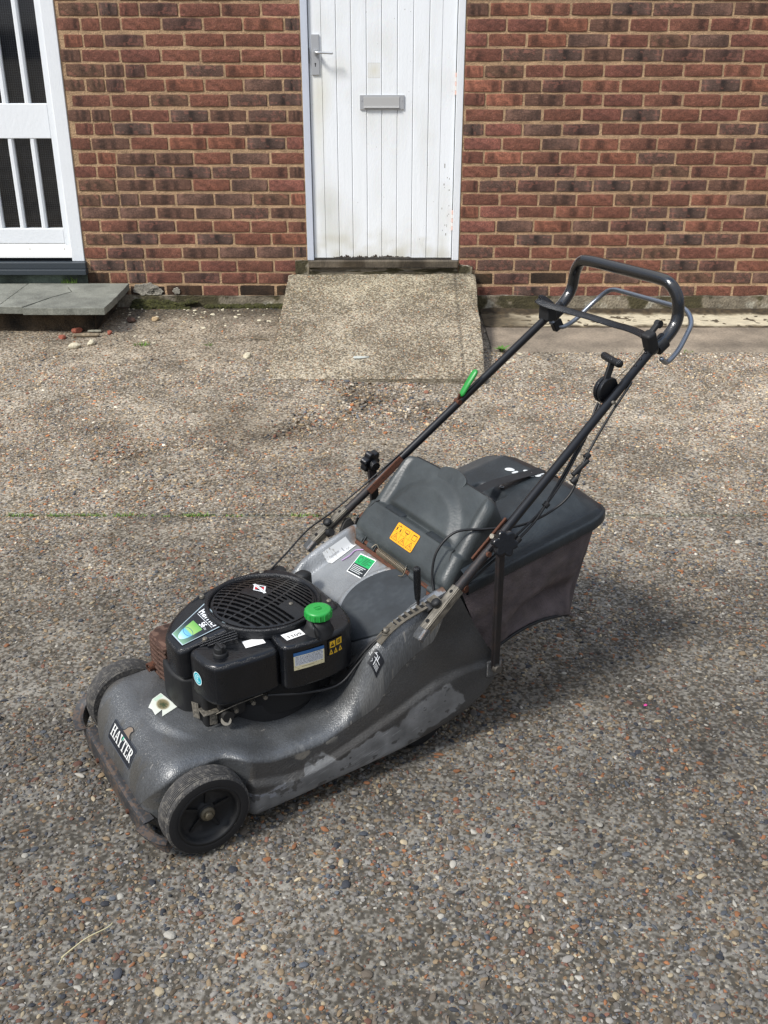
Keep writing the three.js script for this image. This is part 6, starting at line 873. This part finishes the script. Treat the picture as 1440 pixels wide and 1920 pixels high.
lie('slate_flake', (() => { const s = new THREE.Shape(); [[-0.042, 0], [-0.036, 0.014], [-0.01, 0.017], [0.02, 0.012], [0.043, 0.004], [0.02, -0.008], [-0.006, -0.016], [-0.034, -0.015]].forEach(([x, y], i) => (i ? s.lineTo(x, y) : s.moveTo(x, y))); s.closePath(); const g = new THREE.ExtrudeGeometry(s, { depth: 0.003, bevelEnabled: true, bevelThickness: 0.001, bevelSize: 0.001, bevelSegments: 1 }); g.rotateX(-Math.PI / 2); return g; })(), std({ color: lin('#b9bdb6'), roughness: 0.7 }), -0.122, 1.095, 'flat pale grey flake lying near the foot of the concrete ramp', 'flake', null, 0.0).position.y = rampTop(1.095) + 0.002;
lie('stick', tube([[-0.05, 0.004, 0.012], [-0.01, 0.008, 0.002], [0.05, 0.004, -0.02]].map(([x, y, z]) => [x, y, -z]), 0.0026, 20, 6), matWoodBit, -0.70, 0.72, 'short tan stick lying left of the ramp', 'stick', null, 0.004, -0.5);
lie('straw', merge([tube([[-0.045, 0.004, -0.045], [-0.005, 0.010, -0.006], [0.034, 0.006, 0.026], [0.038, 0.004, 0.036]], 0.0014, 30, 6), tube([[-0.036, 0.004, -0.036], [-0.042, 0.004, -0.044], [-0.047, 0.003, -0.060]], 0.0009, 10, 5)]), std({ color: lin('#b9b08c'), roughness: 0.8 }), -0.588, 4.852, 'pale dry straw lying on the concrete in front of the mower', 'straw', null, 0.006, 0.05);
lie('pebble', chunk(41, 0.014, 0.008, 0.009), std({ color: lin('#95684a'), roughness: 0.7 }), -0.30, 4.80, 'orange pebble lying loose in the left foreground', 'pebble', null, 0.003, 0.4);
lie('petal', chunk(43, 0.006, 0.002, 0.005), std({ color: lin('#c23f86'), roughness: 0.7 }), 0.705, 4.06, 'tiny bright pink petal on the concrete right of the mower', 'petal', null, 0.004, 0.4);
lie('leaf', (() => { const s = new THREE.Shape(); s.moveTo(-0.03, 0); s.bezierCurveTo(-0.01, 0.016, 0.018, 0.014, 0.034, 0); s.bezierCurveTo(0.016, -0.014, -0.012, -0.012, -0.03, 0); const g = new THREE.ExtrudeGeometry(s, { depth: 0.0015, bevelEnabled: false }); g.rotateX(-Math.PI / 2); return g; })(), std({ color: lin('#c9d3d2'), roughness: 0.7 }), 0.722, 5.035, 'pale curled leaf cut by the bottom right corner of the yard', 'leaf', null, 0.008, 0.7);

// moss, grass and weeds
const matGrass = std({ color: lin('#6d8c3c'), roughness: 0.8 }), matGrassDry = std({ color: lin('#7d8a4a'), roughness: 0.85 }), matMoss = std({ map: dust(195, [0.27, 0.27, 0.13], 0.6, 16), roughness: 1, bumpMap: rpt(grain.clone(), 4), bumpScale: 0.004 });
function blades(R, n, cx, cz, rx, rz, h, gy) { const gs = []; for (let k = 0; k < n; k++) { const a = R() * 6.283, r = Math.sqrt(R()), x = cx + rx * r * Math.cos(a), z = cz + rz * r * Math.sin(a), l = h * (0.4 + 0.8 * R()), d = R() * 6.283, bend = 0.3 + 0.6 * R(), y = gy(x, z), wd = 0.0014 + 0.0014 * R(); const g = gridGeo(1, 3, (u, v) => new THREE.Vector3(x + Math.cos(d) * l * bend * v * v + (u - 0.5) * 2 * wd * (1 - v * 0.9) * Math.sin(d), y + l * v * (1 - 0.25 * v * bend), z + Math.sin(d) * l * bend * v * v - (u - 0.5) * 2 * wd * (1 - v * 0.9) * Math.cos(d))); gs.push(g); } return merge(gs); }
{
  const R = rng(401), gs = [];
  for (const [x0, x1, n, h] of [[-1.41, -0.94, 1.0, 0.014], [-0.94, -0.60, 0.35, 0.010], [-0.75, -0.66, 1.0, 0.016], [-0.585, -0.53, 0.7, 0.012], [-0.34, -0.25, 0.8, 0.014]]) for (let x = x0; x < x1; x += 0.008) { if (R() > n * (0.55 + 0.6 * vnoise(x * 22, 3, 61))) continue; gs.push(blades(R, 8, x, 2.864, 0.010, 0.008, h, groundY)); }
  const m = shade(new THREE.Mesh(merge(gs), matGrass)); m.name = 'joint_grass'; tag(m, 'thin line of grass and moss growing in the concrete joint', 'grass', null, 'stuff'); scene.add(m);
}
{
  const R = rng(402), spots = [[-1.345, 0.80, 0.05, 0.02, 60, 0.022, 'grass tuft on the dirt between the stone step and the ramp'], [-0.975, 0.80, 0.035, 0.015, 26, 0.016, 'sparse grass tuft nearest the left side of the ramp'], [1.68, 0.79, 0.045, 0.015, 36, 0.016, 'small grass tuft at the edge of the smooth strip behind the handle grip']];
  for (const [x, z, rx, rz, n, h, label] of spots) { const m = shade(new THREE.Mesh(blades(R, n, x, z, rx, rz, h, groundY), matGrass)); m.name = numbered('grass_tuft'); tag(m, label, 'grass tuft'); scene.add(m); }
  const sy = () => 0.236; const m = shade(new THREE.Mesh(blades(R, 40, -1.935, 0.022, 0.05, 0.006, 0.055, sy), matGrass)); m.name = numbered('grass_tuft'); tag(m, 'grass tuft growing behind the stone step under the door sill', 'grass tuft'); scene.add(m);
  const w = thing('weed', 'small green leafy weed beside the right edge of the ramp', 'weed', [0.655, groundY(0.655, 0.80), 0.80]);
  const lf = []; for (let k = 0; k < 16; k++) { const a = R() * 6.283, l = 0.025 + 0.03 * R(), up = 0.4 + 0.9 * R(); lf.push(gridGeo(4, 6, (u, v) => { const ww = 0.008 * Math.sin(Math.PI * Math.min(1, v * 1.02)) ** 0.8; const rad = l * v, y = 0.006 + l * up * v * (1 - 0.5 * v); return new THREE.Vector3(Math.cos(a) * rad - Math.sin(a) * (u - 0.5) * 2 * ww, y + 0.002 * Math.abs(u - 0.5), Math.sin(a) * rad + Math.cos(a) * (u - 0.5) * 2 * ww); })); }
  part('leaves', merge(lf), std({ color: lin('#4f7a2f'), roughness: 0.7 }), w); part('stem', tube([[0, 0, 0], [0.002, 0.02, 0.002], [0, 0.035, 0]], 0.0015, 8, 6), matGrassDry, w);
}
{ // moss along the footing
  const R = rng(403), gs = [];
  for (let k = 0; k < 300; k++) { const t = R(); let x, z, y; if (t < 0.62) { x = lerp(-1.56, -1.12, R() * R() * 0.9 + 0.1 * R()); z = 0.012 + 0.045 * R(); y = 0.075 + (0.05 - z) * 1.1; } else { x = lerp(-1.1, -0.62, R()); z = 0.012 + 0.03 * R(); y = 0.085; } const s = 0.008 + 0.016 * R(), g = new THREE.IcosahedronGeometry(1, 1); const p = g.attributes.position; for (let i = 0; i < p.count; i++) { const n = 0.8 + 0.5 * vnoise(p.getX(i) * 2 + k, p.getY(i) * 2 + p.getZ(i), 9); p.setXYZ(i, p.getX(i) * s * 1.3 * n, p.getY(i) * s * 0.7 * n, p.getZ(i) * s * n); } g.computeVertexNormals(); g.translate(x, y + 0.01 * R(), z); gs.push(uvBox(g, 6)); }
  const m = shade(new THREE.Mesh(merge(gs), matMoss)); m.name = 'moss'; tag(m, 'clumps of dark green moss at the foot of the brick wall', 'moss', null, 'stuff'); scene.add(m);
}
for (const [cx, cy, w, h, sd] of [[-1.475, 0.195, 0.085, 0.036, 1], [-1.415, 0.180, 0.05, 0.022, 2], [-1.285, 0.185, 0.022, 0.020, 3]]) part('plaster_smear', (() => { const s = new THREE.Shape(); for (let k = 0; k < 60; k++) { const a = k / 60 * 6.2832, r = 0.55 + 0.75 * fbm(Math.cos(a) * 3 + 5 + sd * 7, Math.sin(a) * 3 + 5, 4, 71); const x = cx + w * r * Math.cos(a), y = cy + h * r * Math.sin(a); k ? s.lineTo(x, y) : s.moveTo(x, y); } s.closePath(); const g = new THREE.ExtrudeGeometry(s, { depth: 0.003, bevelEnabled: true, bevelThickness: 0.002, bevelSize: 0.002, bevelSegments: 2 }); g.translate(0, 0, 0.004); return uvXY(g, 3); })(), std({ map: debrisTex, roughness: 0.95, bumpMap: concBump, bumpScale: 0.01 }), wall);

// ------------------------------------------------------------------ draw
const renderer = new THREE.WebGLRenderer({ antialias: true });
renderer.setSize(768, 1024);
renderer.toneMapping = THREE.LinearToneMapping;
renderer.toneMappingExposure = EXPOSURE;
renderer.outputColorSpace = THREE.SRGBColorSpace;
renderer.shadowMap.enabled = true; renderer.shadowMap.type = THREE.PCFSoftShadowMap;
renderer.render(scene, camera);
